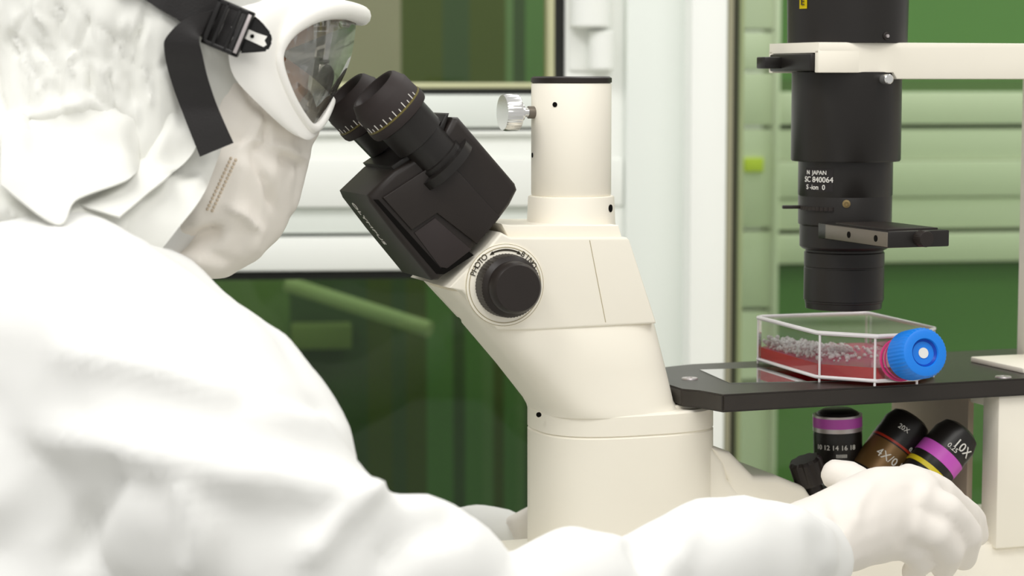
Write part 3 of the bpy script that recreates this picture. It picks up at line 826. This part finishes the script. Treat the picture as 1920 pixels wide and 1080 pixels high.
# ---- hood and face mask
rotH = Matrix.Rotation(YAW, 3, 'Z') @ Matrix.Rotation(math.radians(16), 3, 'Y')
bm = NB()
def EB(b, x, y, s, r): hull(b, [ellipsoid_pts(HP(x, y, s), r, 24, 14, rot=rotH)])
EB(bm, 255, 30, 0, (.118, .092, .128))
hull(bm, [ellipsoid_pts(HP(250, 60), (.105, .096, .12), rot=rotH), ellipsoid_pts(HP(400, 100), (.055, .072, .09), rot=rotH)])
hull(bm, [ellipsoid_pts(HP(230, 120), (.10, .092, .09), rot=rotH), ellipsoid_pts(HP(170, 330), (.10, .095, .05), rot=rotH), ellipsoid_pts(HP(310, 330), (.045, .072, .045), rot=rotH)])
hull(bm, [ellipsoid_pts(HP(120, 330), (.14, .13, .035), rot=rotH), ellipsoid_pts(HP(40, 380), (.12, .16, .025), rot=rotH), ellipsoid_pts(HP(250, 420), (.045, .08, .03), rot=rotH)])
hood = remesh(bm, .0024, 7)
rg = random.Random(11); gathers = []
for i in range(46):
    x, y = rg.uniform(-10, 390), rg.uniform(-10, 210)
    L = rg.uniform(40, 120); a = rg.gauss(1.45, .35)
    dx, dy = math.cos(a)*L, math.sin(a)*L; k = rg.uniform(-14, 14)
    gathers.append(('ridge', [(x, y), (x+dx*.5+k, y+dy*.5), (x+dx, y+dy)], rg.uniform(4, 9), rg.choice((-1, -1, 1))*rg.uniform(.0012, .0032)))
sculpt(hood, [
    ('ridge', [(247, 225), (252, 285), (263, 312)], 7, -.004),
    ('ridge', [(60, 60), (110, 140), (120, 230)], 8, -.004),
    ('ridge', [(175, 20), (150, 90), (180, 190)], 8, -.0035),
    ('ridge', [(100, 20), (125, 90)], 7, -.003),
    ('ridge', [(20, 60), (55, 100)], 6, -.003),
    ('ridge', [(215, 60), (205, 150), (220, 220)], 7, -.003),
    ('ridge', [(265, 40), (250, 120), (245, 200)], 7, -.0025),
    ('ridge', [(0, 240), (90, 215), (170, 190)], 16, .005),
    ('ridge', [(0, 300), (90, 270), (190, 215)], 20, -.004),
    ('ridge', [(300, 120), (320, 200), (350, 260)], 12, .003),
] + gathers, [(12, .0022, (1, 1, .4)), (32, .0022, (1.5, 1, .22)), (70, .0008, (1.4, 1, .35))])
# open the hood where the goggles sit
FA = (rotH @ Vector((1, 0, 0)))
dead = []
gc = HP(500, 120)
for f in hood.faces:
    c = f.calc_center_median()-gc
    if c.dot(FA) > -.008 and abs(c.dot(rotH @ Vector((0, 0, 1)))) < .046 and abs(c.dot(SA)) < .070: dead.append(f)
bmesh.ops.delete(hood, geom=dead, context='FACES')
def hood_side(f):
    c = f.calc_center_median(); x, y = proj(np.array([c])); x, y = float(x[0]), float(y[0])
    xl = 284+(492-y)*(428-284)/(492-235)
    return y > 255 and x > xl-26
hoodfull = BVHTree.FromBMesh(hood)
bmesh.ops.delete(hood, geom=[f for f in hood.faces if hood_side(f)], context='FACES')
hoodtree = BVHTree.FromBMesh(hood)
pobj('hood', hood, HOODF, ang=80, fix=False)
bm = NB()
hull(bm, [ellipsoid_pts(HP(400, 290), (.052, .074, .045), rot=rotH), ellipsoid_pts(HP(505, 262), (.022, .030, .025), rot=rotH), ellipsoid_pts(HP(470, 400), (.024, .032, .022), rot=rotH), ellipsoid_pts(HP(380, 420), (.045, .06, .028), rot=rotH)])
hull(bm, [ellipsoid_pts(HP(505, 262), (.024, .030, .022), rot=rotH), ellipsoid_pts(HP(552, 275), (.011, .012, .010), rot=rotH), ellipsoid_pts(HP(520, 370), (.013, .016, .014), rot=rotH)])
hull(bm, [ellipsoid_pts(HP(440, 420), (.022, .036, .020), rot=rotH), ellipsoid_pts(HP(436, 458), (.015, .034, .013), rot=rotH), ellipsoid_pts(HP(330, 470), (.04, .06, .012), rot=rotH)])
hull(bm, [ellipsoid_pts(HP(432, 135), (.022, .076, .022), rot=rotH), ellipsoid_pts(HP(470, 235), (.030, .064, .030), rot=rotH), ellipsoid_pts(HP(400, 230), (.03, .076, .03), rot=rotH)])
hull(bm, [ellipsoid_pts(HP(500, 215), (.020, .050, .022), rot=rotH), ellipsoid_pts(HP(545, 250), (.016, .030, .018), rot=rotH), ellipsoid_pts(HP(470, 250), (.03, .06, .03), rot=rotH)])
hull(bm, [ellipsoid_pts(HP(560, 200), (.010, .012, .014), rot=rotH), ellipsoid_pts(HP(572, 240), (.010, .022, .012), rot=rotH), ellipsoid_pts(HP(520, 235), (.014, .040, .014), rot=rotH)])
mask = remesh(bm, .0024, 5)
sculpt(mask, [
    ('ridge', [(300, 480), (350, 452), (420, 432)], 14, -.010),
    ('ridge', [(467, 287), (493, 340), (513, 397)], 8, -.0035),
    ('ridge', [(425, 385), (455, 400), (475, 425)], 8, .003),
    ('ridge', [(520, 290), (545, 300), (560, 320)], 12, -.003),
    ('ridge', [(440, 380), (480, 430), (470, 480)], 14, .004),
    ('ridge', [(490, 200), (470, 250), (440, 290)], 9, .003),
    ('ridge', [(445, 140), (470, 190), (505, 225)], 7, -.003),
    ('ridge', [(500, 235), (495, 262), (470, 285)], 6, -.0035),
    ('ridge', [(470, 260), (530, 275), (575, 300)], 10, .0035),
], [(18, .0020, (1, 1, .8)), (45, .0007, (1, 1, 1))])
masktree = BVHTree.FromBMesh(mask)
pm = pobj('face_mask', mask, MASKF, ang=80)
trees = [hoodtree, masktree]
def cast(px, py, off=.001):
    best = None
    for t in trees:
        h = t.ray_cast(CAM, ray(px, py).normalized())
        if h[0] is not None and (best is None or h[3] < best[3]): best = h
    if best is None: return None
    return best[0]-ray(px, py).normalized()*off, best[1]
# overlapping flaps of the hood skirt
hood_o = bpy.data.objects['hood']; new_trees = []
def flap(left, right, lo, hi, n=44, m=18, wav=.0015, seed=0):
    Lc = spline([Vector((x, y, 0)) for x, y in left], n); Rc = spline([Vector((x, y, 0)) for x, y in right], n)
    rows = []
    for i in range(n):
        r = []
        for j in range(m):
            t = j/(m-1); q = Lc[i].lerp(Rc[i], t)
            h = cast(q.x, q.y, 0); h2 = hoodfull.ray_cast(CAM, ray(q.x, q.y).normalized())
            if h2[0] is not None and (h is None or (h2[0]-CAM).length < (h[0]-CAM).length): h = (h2[0], h2[1])
            if h is None: r.append(None); continue
            up = -.002+(lo+(hi-lo)*t**1.6+.002)*min(1, t*4)*min(1, .02+i/(n*.22))+wav*min(1, t*3)*noise.noise(Vector((q.x*.018+seed, q.y*.018, seed)))
            r.append(h[0]-ray(q.x, q.y).normalized()*up)
        rows.append(r)
    D = [[None if p is None else (p-CAM).length for p in r] for r in rows]
    b = NB()
    for _ in range(3):
        for i in range(1, n-1):
            for j in range(1, m-1):
                k = [D[i+a][j+c] for a, c in ((1, 0), (-1, 0), (0, 1), (0, -1))]
                if D[i][j] is not None and all(x is not None for x in k): D[i][j] = .4*D[i][j]+.15*sum(k)
    g = [[b.verts.new(CAM+(p-CAM).normalized()*D[i][j]) if p is not None else None for j, p in enumerate(r)] for i, r in enumerate(rows)]
    for i in range(n-1):
        for j in range(m-1):
            f = (g[i][j], g[i][j+1], g[i+1][j+1], g[i+1][j])
            if all(f): b.faces.new(f)
    bmesh.ops.delete(b, geom=[v for v in b.verts if not v.link_faces], context='VERTS')
    bmesh.ops.recalc_face_normals(b, faces=b.faces)
    b.normal_update()
    if sum((f.normal.dot(FW) for f in b.faces)) > 0: bmesh.ops.reverse_faces(b, faces=b.faces)
    bmesh.ops.solidify(b, geom=list(b.faces), thickness=.0012)
    new_trees.append(BVHTree.FromBMesh(b))
    return obj('hood_skirt', b, HOODF, hood_o, ang=60, shift=-pl_)
flap([(360, 262), (318, 300), (282, 350), (232, 400), (224, 446)], [(428, 235), (404, 310), (378, 370), (334, 428), (284, 492)], .001, .009, seed=1)
flap([(330, 165), (292, 250), (250, 311), (205, 345), (140, 380)], [(404, 190), (374, 262), (351, 300), (301, 342), (224, 406)], .004, .014, seed=5)
flap([(262, 205), (200, 195), (120, 200), (60, 220), (2, 235)], [(264, 312), (236, 338), (145, 373), (106, 420), (2, 345)], .004, .016, seed=9)
trees += new_trees
bm = NB()
for k in range(2):
    for i in range(15):
        t = i/14; x = 442-44*t+k*-9; y = 300+95*t+k*-3
        h = cast(x, y, .0)
        if h:
            t_ = NB(); bmesh.ops.create_uvsphere(t_, u_segments=6, v_segments=4, radius=.0011); merge(bm, t_, Matrix.Translation(h[0]))
tag(pobj('mask_seam', bm, STITCH), 'double row of small weld marks along the mask')

# ---- goggles
lens_ctl = [(674, 46, 0), (642, 32, -0.0276), (602, 30, -0.0498), (562, 43, -0.0636), (536, 66, -0.0710), (523, 100, -0.0742), (526, 132, -0.0731), (545, 180, -0.0668), (569, 219, -0.0551), (587, 236, -0.0445), (602, 226, -0.0297), (615, 202, -0.0148), (622, 180, 0)]
face_ctl = [(575, -30, 0), (530, -34, -0.0348), (480, -28, -0.0603), (450, 0, -0.0766), (434, 45, -0.0870), (428, 95, -0.0916), (440, 145, -0.0905), (492, 200, -0.0835), (540, 242, -0.0696), (572, 256, -0.0534), (590, 246, -0.0348), (594, 220, -0.0151), (596, 198, 0)]
def loop(ctl):
    near = [HP(*c) for c in ctl]; far = [mir(p) for p in near[1:-1]][::-1]
    return near+far
NL = 120
LL = spline(loop(lens_ctl), NL, True); FL = spline(loop(face_ctl), NL, True)
cenL = sum(LL, Vector())/NL
bm = NB(); K = 7; rows = []
for k in range(K):
    t = k/(K-1)
    rows.append([])
    for i in range(NL):
        p = LL[i].lerp(FL[i], t); out = (p-cenL); out -= FA*out.dot(FA); out.normalize()
        rows[-1].append(bm.verts.new(p+out*(.0075*math.sin(PI*min(1, t*1.0))*.8+.002)))
for k in range(K-1):
    for i in range(NL): bm.faces.new((rows[k][i], rows[k][(i+1) % NL], rows[k+1][(i+1) % NL], rows[k+1][i]))
bmesh.ops.recalc_face_normals(bm, faces=bm.faces)
bmesh.ops.solidify(bm, geom=list(bm.faces), thickness=.0022)
rad = []
for i in range(NL):
    zrel = (LL[i]-cenL).dot(rotH @ Vector((0, 0, 1)))
    rad.append(.0030+.0032*max(0, min(1, (zrel-.005)/.02)))
pts = []
for i in range(NL):
    out = LL[i]-cenL; out -= FA*out.dot(FA); out.normalize(); pts.append(LL[i]+out*(rad[i]*.9))
add_tube(bm, pts, rad, 12, True)
bmesh.ops.recalc_face_normals(bm, faces=bm.faces); trees.append(BVHTree.FromBMesh(bm))
gog = pobj('goggles', bm, GOGW, ang=50)
tag(gog, 'white safety goggles frame')
# lens: ruled between the upper and lower edge
nh = 24
top_c = [HP(*c) for c in lens_ctl[:6]]; bot_c = [HP(*c) for c in lens_ctl[:4:-1]]
tn = spline(top_c, nh); bn = spline(bot_c, nh)
def sval(p): return (p-H).dot(SA)
def at_s(poly, s):
    for a, b in zip(poly, poly[1:]):
        sa, sb = sval(a), sval(b)
        if (sa-s)*(sb-s) <= 0 and sa != sb: return a.lerp(b, (s-sa)/(sb-sa))
    return poly[-1]
S = [-.0738*math.sin(PI/2*i/20) for i in range(21)]
cols = []
for s in S:
    a, b = at_s(tn, s), at_s(bn, s)
    cols.append([a.lerp(b, j/8)+FA*.004*math.sin(PI*j/8) for j in range(9)])
allc = [[mir(p) for p in c] for c in cols[:0:-1]]+cols
bm = NB(); g = [[bm.verts.new(p) for p in c] for c in allc]
for a, b in zip(g, g[1:]):
    for j in range(8): bm.faces.new((a[j], a[j+1], b[j+1], b[j]))
bmesh.ops.solidify(bm, geom=list(bm.faces), thickness=.0016)
def sub(name, bm, m, parent, **k):
    return obj(name, bm, m, parent, shift=-pl_, **k)
tag(sub('lens', bm, LENS, gog, ang=60), 'clear wraparound lens')
# strap, buckle
def strip(bm, rows, th=.0014):
    g = [[bm.verts.new(p) for p in r] for r in rows]
    for a, b in zip(g, g[1:]):
        for j in range(len(a)-1): bm.faces.new((a[j], a[j+1], b[j+1], b[j]))
    bmesh.ops.recalc_face_normals(bm, faces=bm.faces)
    bmesh.ops.solidify(bm, geom=list(bm.faces), thickness=th)
ys = -.158
def SP(x, y, dy=0): return P(x, y, ys+dy)
def CS(x, y, off):
    h = cast(x, y, off)
    return h[0] if h else None
bm = NB()
yb = min([CS(x, y, .003).y for x, y in ((400, 60), (430, 60), (445, 95), (465, 80), (480, 50), (500, 75), (470, 30)) if CS(x, y, .003)] or [ys])
print('buckle depth', yb)
ys = yb-.004
def tail(ctls, n=48):
    S2 = [spline([Vector(c) for c in ctl], n) for ctl in ctls]
    def dep(q):
        c = CS(q.x, q.y, q.z); return ((c if c is not None else P(q.x, q.y, ys-q.z))-CAM).length
    D = [min(dep(a), dep(b), dep((a+b)/2)) for a, b in zip(*S2)]
    D = [min(D[max(0, i-3):i+4]) for i in range(n)]
    for _ in range(6): D = [D[0]]+[(D[i-1]+2*D[i]+D[i+1])/4 for i in range(1, n-1)]+[D[-1]]
    return [[CAM+ray(q.x, q.y).normalized()*d for q, d in zip(sp, D)] for sp in S2]
L_, R_ = tail([[(402, 18, .010), (350, 34, .012), (313, 68, .012), (308, 92, .009), (318, 140, .004), (340, 205, .003), (375, 294, .003)],
               [(378, 62, .010), (373, 68, .012), (374, 80, .012), (379, 100, .009), (391, 150, .004), (410, 205, .003), (438, 268, .003)]])
strip(bm, [[a.lerp(b, k/4) for k in range(5)] for a, b in zip(L_, R_)])
tag(sub('strap_tail', bm, STRAP, gog, ang=60), 'loose hanging end of black strap')
bm = NB()
def along(pts, off):
    o = []
    for x, y in pts:
        c = CS(x, y, off); o.append(c if c is not None else P(x, y, ys))
    return o
T_ = spline(along([(474, 24), (440, 10), (404, -8),  (350, -36), (300, -66), (240, -90), (150, -125), (60, -160)], .005), 24)
B_ = spline(along([(441, 102), (408, 90), (376, 66),  (330, 34), (298, 16), (262, -6), (180, -40), (90, -76)], .005), 24)
strip(bm, [[a.lerp(b, k/4) for k in range(5)] for a, b in zip(T_, B_)])
sub('strap', bm, STRAP, gog, ang=60)
# buckle frame: plate with bars, tilted
e1 = (SP(475, 20)-SP(440, 105)).normalized(); e2 = (SP(375, 80)-SP(440, 105)); e2 = (e2-e1*e2.dot(e1)).normalized(); e3 = e1.cross(e2)
if e3.y > 0: e3 = -e3
bc = SP(428, 52, -.008)
mm = Matrix((e1, e2, e3)).transposed().to_4x4(); mm.translation = bc
q = 1.34/F
hl, hw = 44*q, 36*q
bm = NB()
for x0, x1, y0, y1 in ((-hl, hl, hw-.0032, hw), (-hl, hl, -hw, -hw+.0045), (-hl, -hl+.003, -hw, hw), (hl-.003, hl, -hw, hw), (-hl, hl, -.0045, -.0018), (-hl, hl, .0035, .0060)):
    add_box(bm, (x0, y0, -.0035), (x1, y1, .0035), .0009, mm)
sub('buckle', bm, BUCK, gog)
bm = NB(); add_box(bm, (-hl+.002, -hw+.001, .0034), (hl-.002, -hw+.0032, .0042), .0003, mm); sub('buckle_bar', bm, SILVER, gog)
# clip joining buckle and frame
bm = NB(); t = NB()
cl = [(448, 100), (470, 24), (490, 40), (508, 62), (511, 78), (502, 96), (482, 98)]
a = [t.verts.new(SP(x, y, -.005)) for x, y in cl]; b = [t.verts.new(SP(x, y, .004)) for x, y in cl]
t.faces.new(a); t.faces.new(b[::-1])
for i in range(len(cl)): t.faces.new((a[i], b[i], b[(i+1) % len(cl)], a[(i+1) % len(cl)]))
bmesh.ops.recalc_face_normals(t, faces=t.faces); bmesh.ops.bevel(t, geom=list(t.edges), offset=.0012, segments=2, affect='EDGES'); merge(bm, t)
sub('clip', bm, BUCK, gog)
bm = NB(); t = NB()
cl = [(459, 72), (464, 54), (482, 62), (501, 68), (496, 76), (500, 84), (494, 88)]
a = [t.verts.new(SP(x, y, -.0062)) for x, y in cl]; b = [t.verts.new(SP(x, y, -.004)) for x, y in cl]
t.faces.new(a); t.faces.new(b[::-1])
for i in range(len(cl)): t.faces.new((a[i], b[i], b[(i+1) % len(cl)], a[(i+1) % len(cl)]))
merge(bm, t); sub('clip_inset', bm, GOGW, gog)
bm = NB(); cyl(bm, SP(473, 68, -.0060), (0, -1, 0), .0012, .0008, n=14); sub('clip_pin', bm, HOLE, gog)

# ---- gloves
bm = NB()
G = lambda x, y, Y, r: (P(x, y, Y), px_r(r, Y) if not isinstance(r, tuple) else tuple(px_r(k, Y) for k in r))
chain(bm, [G(1470, 1040, -.14, 84), G(1560, 1000, -.12, (86, 70, 80)), G(1650, 965, -.10, (80, 60, 92)), G(1715, 960, -.088, (60, 50, 88))])
for pts in ([(1705, 905, -.085, 36), (1765, 925, -.075, 32), (1806, 968, -.055, 29), (1816, 1015, -.035, 26)],
            [(1715, 940, -.100, 36), (1775, 955, -.098, 33), (1812, 1002, -.086, 30), (1806, 1046, -.066, 26)],
            [(1710, 980, -.105, 35), (1755, 1000, -.106, 31), (1780, 1034, -.096, 28), (1768, 1062, -.076, 25)],
            [(1690, 1015, -.100, 31), (1715, 1032, -.100, 27), (1726, 1054, -.092, 24), (1712, 1072, -.078, 22)]):
    chain(bm, [G(*p) for p in pts])
chain(bm, [G(1800, 950, -.05, 24), G(1828, 975, -.035, 24), G(1834, 1005, -.025, 20)])
chain(bm, [G(1600, 950, -.085, 50), G(1612, 915, -.070, 36), G(1590, 893, -.062, 31), G(1566, 890, -.058, 28)])      # thumb
gl = remesh(bm, .0026, 4)
sculpt(gl, [('ridge', [(1740, 900), (1720, 960), (1712, 1020)], 16, .002), ('ridge', [(1555, 930), (1575, 990), (1570, 1050)], 12, -.002), ('ridge', [(1640, 900), (1610, 940), (1600, 990)], 12, .0015)], [(40, .0008, (1, 1, 1))])
tag(pobj('glove', gl, GLOVE, ang=80), 'white glove on the near hand')
bm = NB()
chain(bm, [G(925, 1030, .14, 44), G(965, 1008, .13, 42), G(1010, 985, .13, (46, 36, 40)), G(1060, 970, .12, (44, 34, 40))])
for k, (dy, L) in enumerate(((-22, 1.0), (-6, 1.1), (10, 1.0), (24, .8))):
    chain(bm, [G(1060, 968+dy, .12, 14), G(1060+44*L, 974+dy, .112, 13), G(1060+66*L, 995+dy, .108, 12), G(1060+60*L, 1018+dy, .105, 11)])
chain(bm, [G(1000, 965, .125, 18), G(1030, 945, .112, 15), G(1058, 946, .105, 12)])
gl2 = remesh(bm, .0026, 4)
sculpt(gl2, [('ridge', [(945, 975), (960, 1010), (955, 1040)], 7, -.003)], [(40, .001, (1, 1, 1))])
tag(pobj('glove', gl2, GLOVE, ang=80), 'white glove on the far hand')

# ================================================================== SETTING
WY = .72
wall_rot = math.radians(5)
WP0 = P(960, 300, WY); WN = Vector((-math.sin(wall_rot), math.cos(wall_rot), 0)); WU = Vector((math.cos(wall_rot), math.sin(wall_rot), 0))
def W(px, py, d=0.0):
    p = PPL(px, py, WP0+WN*d, WN)-WP0; return p.dot(WU), p.z
WM = Matrix((WU, WN, Vector((0, 0, 1)))).transposed().to_4x4(); WM.translation = WP0
def wbox(bm, x0, y0, x1, y1, d0, d1, bev=0.0):
    cl_ = lambda y: max(0, min(1080, y))
    ym = (cl_(y0)+cl_(y1))/2
    a, b = (W(x0, ym, d0)[0], W((x0+x1)/2, y0, d0)[1]), (W(x1, ym, d0)[0], W((x0+x1)/2, y1, d0)[1])
    add_box(bm, (min(a[0], b[0]), d0, min(a[1], b[1])), (max(a[0], b[0]), d1, max(a[1], b[1])), bev, WM)
def wobj(name, bm, m, parent=None):
    o = obj(name, bm, m, parent); return o
def struct(o): o['kind'] = 'structure'; return o
# left glazed door
d1 = struct(empty('door_1', (0, 0, 0)))
XL, XR_ = -900, 1060
bm = NB(); wbox(bm, XL, 178, XR_, 241, 0, .05, .003); wobj('rail', bm, WHITEG, d1)
bm = NB(); wbox(bm, XL, 246, XR_+110, 256, .004, .05, .002); wbox(bm, XL, 256, XR_+110, 302, .012, .05, .003); wbox(bm, XL, 300, XR_+110, 392, -.004, .05, .003); wobj('rail', bm, WHITE, d1)
bm = NB(); wbox(bm, XL, 392, XR_+110, 441, .006, .05, .003); wobj('rail', bm, WHITEG, d1)
bm = NB(); wbox(bm, XL, 448, XR_+110, 512, 0, .05, .003); wobj('rail', bm, WHITE, d1)
bm = NB(); wbox(bm, XL, 240, XR_+110, 449, .03, .045); wobj('groove', bm, GASKET, d1)
bm = NB(); wbox(bm, XL, 165, XR_, 178, .008, .05); wbox(bm, XL, 511, XR_, 528, .010, .05); wbox(bm, 1040, -300, 1060, 170, .006, .05); wobj('gasket', bm, GASKET, d1)
bm = NB(); wbox(bm, XL, 155, 1040, 166, .006, .05, .002); wbox(bm, 1028, -300, 1041, 160, .006, .05, .002); wobj('glazing_bead', bm, BEAD, d1)
bm = NB(); wbox(bm, XL, -300, 1036, 158, .030, .036); wobj('glass_pane', bm, TINTU, d1)
bm = NB(); wbox(bm, XL, 524, 1066, 2200, .030, .036); wobj('glass_pane', bm, TINT1, d1)
bm = NB(); wbox(bm, 1059, -300, 1170, 2200, .0, .06, .003); wobj('stile', bm, WHITE, d1)
bm = NB()
c = W(1108, 30, -.02)
h0, h1, h2 = W(1108, -200, -.02)[1], W(1108, 52, -.02)[1], W(1108, 132, -.02)[1]
for z0_, z1_, r, xx in ((h1, h0, .021, 1106), (h2, h1-.003, .013, 1128)):
    t = NB(); cyl(t, (W(xx, 30, -.014)[0], -.014, z0_), (0, 0, 1), r, z1_-z0_, .002, 32); merge(bm, t, WM)
add_box(bm, (c[0]-.02, -.004, h2), (c[0]+.024, .001, h0), .001, WM)
wobj('hinge', bm, WHITE, d1)
# posts between door and window
bm = NB(); wbox(bm, 1172, -300, 1292, 2200, -.012, .06, .004); struct(wobj('trim_1', bm, WHITEG))
bm = NB(); wbox(bm, 1292, -300, 1361, 2200, -.05, .06, .004); struct(wobj('trim_2', bm, WHITE))
# window on the right with green glass
w1 = struct(empty('window_1', (0, 0, 0)))
bm = NB(); wbox(bm, 1361, -300, 1371, 2200, -.01, .05); wobj('frame', bm, mat('taupe_frame', rgb(170, 166, 140), .5), w1)
bm = NB(); wbox(bm, 1370, -300, 1381, 2200, .0, .05); wobj('gasket', bm, mat('dark_gasket', rgb(64, 66, 48), .6), w1)
bm = NB(); wbox(bm, 1381, -300, 1392, 2200, .005, .05, .002); wobj('glazing_bead', bm, mat('green_bead', rgb(165, 178, 132), .5), w1)
bm = NB(); wbox(bm, 1388, -300, 2700, 2200, .025, .031); wobj('glass_pane', bm, TINT2, w1)
# second glazed door seen through the green glass
WY2 = 1.15
WP0b = P(1600, 300, WY2); rot2 = math.radians(9)
WNb = Vector((-math.sin(rot2), math.cos(rot2), 0)); WUb = Vector((math.cos(rot2), math.sin(rot2), 0))
_s = (WP0, WN, WU, WM)
WMb = Matrix((WUb, WNb, Vector((0, 0, 1)))).transposed().to_4x4(); WMb.translation = WP0b
WP0, WN, WU, WM = WP0b, WNb, WUb, WMb
d2 = struct(empty('door_2', (0, 0, 0)))
WHB = mat('white_door_paint', rgb(236, 236, 226), .5, .3, noise_amt=.02, noise_scale=5)
bm = NB(); wbox(bm, 1330, -400, 1452, 55, 0, .05, .003); wbox(bm, 1330, 60, 1452, 131, .0, .05, .003); wbox(bm, 1330, 136, 1452, 236, .0, .05, .003); wbox(bm, 1330, 242, 1452, 428, .0, .05, .003); wbox(bm, 1330, 434, 1452, 578, .0, .05, .003); wbox(bm, 1330, 584, 1452, 2400, .0, .05, .003)
wobj('stile', bm, WHB, d2)
bm = NB(); wbox(bm, 1450, -400, 1460, 2400, -.012, .05, .003); wobj('edge_strip', bm, WHB, d2)
for (y0, y1, dd) in ((172, 232, 0), (240, 298, .004), (299, 366, -.002), (367, 424, .003), (433, 486, -.004)):
    bm = NB(); wbox(bm, 1456, y0, 2900, y1, dd, .05, .003); wobj('rail', bm, WHB, d2)
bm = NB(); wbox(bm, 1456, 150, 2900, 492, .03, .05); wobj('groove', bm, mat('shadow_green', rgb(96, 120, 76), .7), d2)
G1 = greenm(108, 148, 90, 'green_panel')
bm = NB(); wbox(bm, 1456, -400, 2900, 152, .035, .05); wobj('upper_panel', bm, G1, d2)
bm = NB(); wbox(bm, 1456, 490, 2900, 2400, .035, .05); wobj('lower_panel', bm, G1, d2)
bm = NB(); wbox(bm, 1396, 296, 1432, 322, -.004, .001, .001); wobj('sticker', bm, mat('lime_sticker', rgb(235, 245, 90), .5), d2)
WP0, WN, WU, WM = _s
# backdrop behind the left door: green panels paint the streaky reflections of its glass
WP0c = P(600, 300, 1.25); _s = (WP0, WN, WU, WM)
WMc = Matrix((WU, WN, Vector((0, 0, 1)))).transposed().to_4x4(); WMc.translation = WP0c
WP0, WM = WP0c, WMc
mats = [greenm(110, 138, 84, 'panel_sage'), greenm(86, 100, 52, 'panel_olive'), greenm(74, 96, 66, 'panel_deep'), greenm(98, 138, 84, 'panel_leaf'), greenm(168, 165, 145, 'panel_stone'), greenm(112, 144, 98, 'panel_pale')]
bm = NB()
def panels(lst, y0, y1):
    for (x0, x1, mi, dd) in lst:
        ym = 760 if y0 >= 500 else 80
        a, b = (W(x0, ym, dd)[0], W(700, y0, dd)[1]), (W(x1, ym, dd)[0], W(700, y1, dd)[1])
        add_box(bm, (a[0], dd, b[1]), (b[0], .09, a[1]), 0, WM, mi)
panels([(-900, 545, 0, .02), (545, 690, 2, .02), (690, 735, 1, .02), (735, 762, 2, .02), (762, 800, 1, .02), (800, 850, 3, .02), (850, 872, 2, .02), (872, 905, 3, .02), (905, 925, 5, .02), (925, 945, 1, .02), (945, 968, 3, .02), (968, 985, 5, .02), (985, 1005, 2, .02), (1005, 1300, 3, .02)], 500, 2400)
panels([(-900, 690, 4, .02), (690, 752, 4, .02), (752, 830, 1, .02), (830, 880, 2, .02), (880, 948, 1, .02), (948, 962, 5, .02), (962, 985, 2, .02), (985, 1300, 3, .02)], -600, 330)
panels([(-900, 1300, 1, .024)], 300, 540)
struct(wobj('reflection_backdrop', bm, mats))
# pale slanting tube put in for a lamp reflection in the lower pane
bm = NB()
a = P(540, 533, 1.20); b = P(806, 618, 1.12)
add_tube(bm, [a, b], .010, 12); struct(obj('reflection_streak', bm, greenm(176, 192, 148, 'pale_reflection')))
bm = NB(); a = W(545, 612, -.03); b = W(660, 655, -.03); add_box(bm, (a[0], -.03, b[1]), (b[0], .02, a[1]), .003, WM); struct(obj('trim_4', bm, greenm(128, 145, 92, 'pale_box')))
WP0, WN, WU, WM = _s
# floor and bench
bm = NB(); add_box(bm, (-2.2, -1.9, -.02), (2.4, 2.2, 0)); struct(obj('floor', bm, FLOORM))
bn_ = empty('lab_bench', (.35, .12, 0)); tag(bn_, 'white laminate laboratory bench under the cream microscope', 'bench')
bm = NB(); add_box(bm, (-.24, -.24, .715), (.75, .50, .75), .004); obj('worktop', bm, BENCHM, bn_)
for x in (-.05, .70):
    bm = NB(); add_box(bm, (x, -.30, 0), (x+.03, .46, .715), .002); obj('end_panel', bm, WHITE, bn_)

# ================================================================== LIGHT
w = bpy.data.worlds.new('world'); bpy.context.scene.world = w; w.use_nodes = True
bg = w.node_tree.nodes['Background']; bg.inputs['Color'].default_value = (1.0, .985, .95, 1); bg.inputs['Strength'].default_value = .52
def area(name, loc, target, size, power, col=(1, 1, 1)):
    l = bpy.data.lights.new(name, 'AREA'); l.shape = 'RECTANGLE'; l.size, l.size_y = size; l.energy = power; l.color = col
    o = bpy.data.objects.new(name, l); C.objects.link(o); o.location = loc
    o.rotation_euler = (Vector(target)-Vector(loc)).to_track_quat('-Z', 'Y').to_euler()
    return o
area('ceiling_and_fill_light', (-.9, -.9, 2.6), (-.2, -.1, 1.0), (1.2, .6), 19, (1, .99, .97))
area('ceiling_and_fill_light', (.9, -.9, 2.6), (.3, 0, 1.0), (1.2, .6), 11, (1, .98, .94))
area('ceiling_and_fill_light', (.5, -2.6, 2.5), (.2, 0, 1.0), (1.8, .7), 11, (1, .99, .96))  # added front fill behind the camera, brightens upright faces
area('far_side_fill', (.6, 1.0, 2.7), (.7, 1.1, 0), (1.6, .3), 14, (1, 1, .96))  # added fill, brightens what stands behind the tinted glass
sc = bpy.context.scene
sc.view_settings.view_transform = 'Standard'; sc.view_settings.look = 'None'; sc.view_settings.gamma = 1; sc.view_settings.exposure = 0.07
sc.view_settings.use_curve_mapping = False
sc.cycles.max_bounces = 10; sc.cycles.transparent_max_bounces = 16
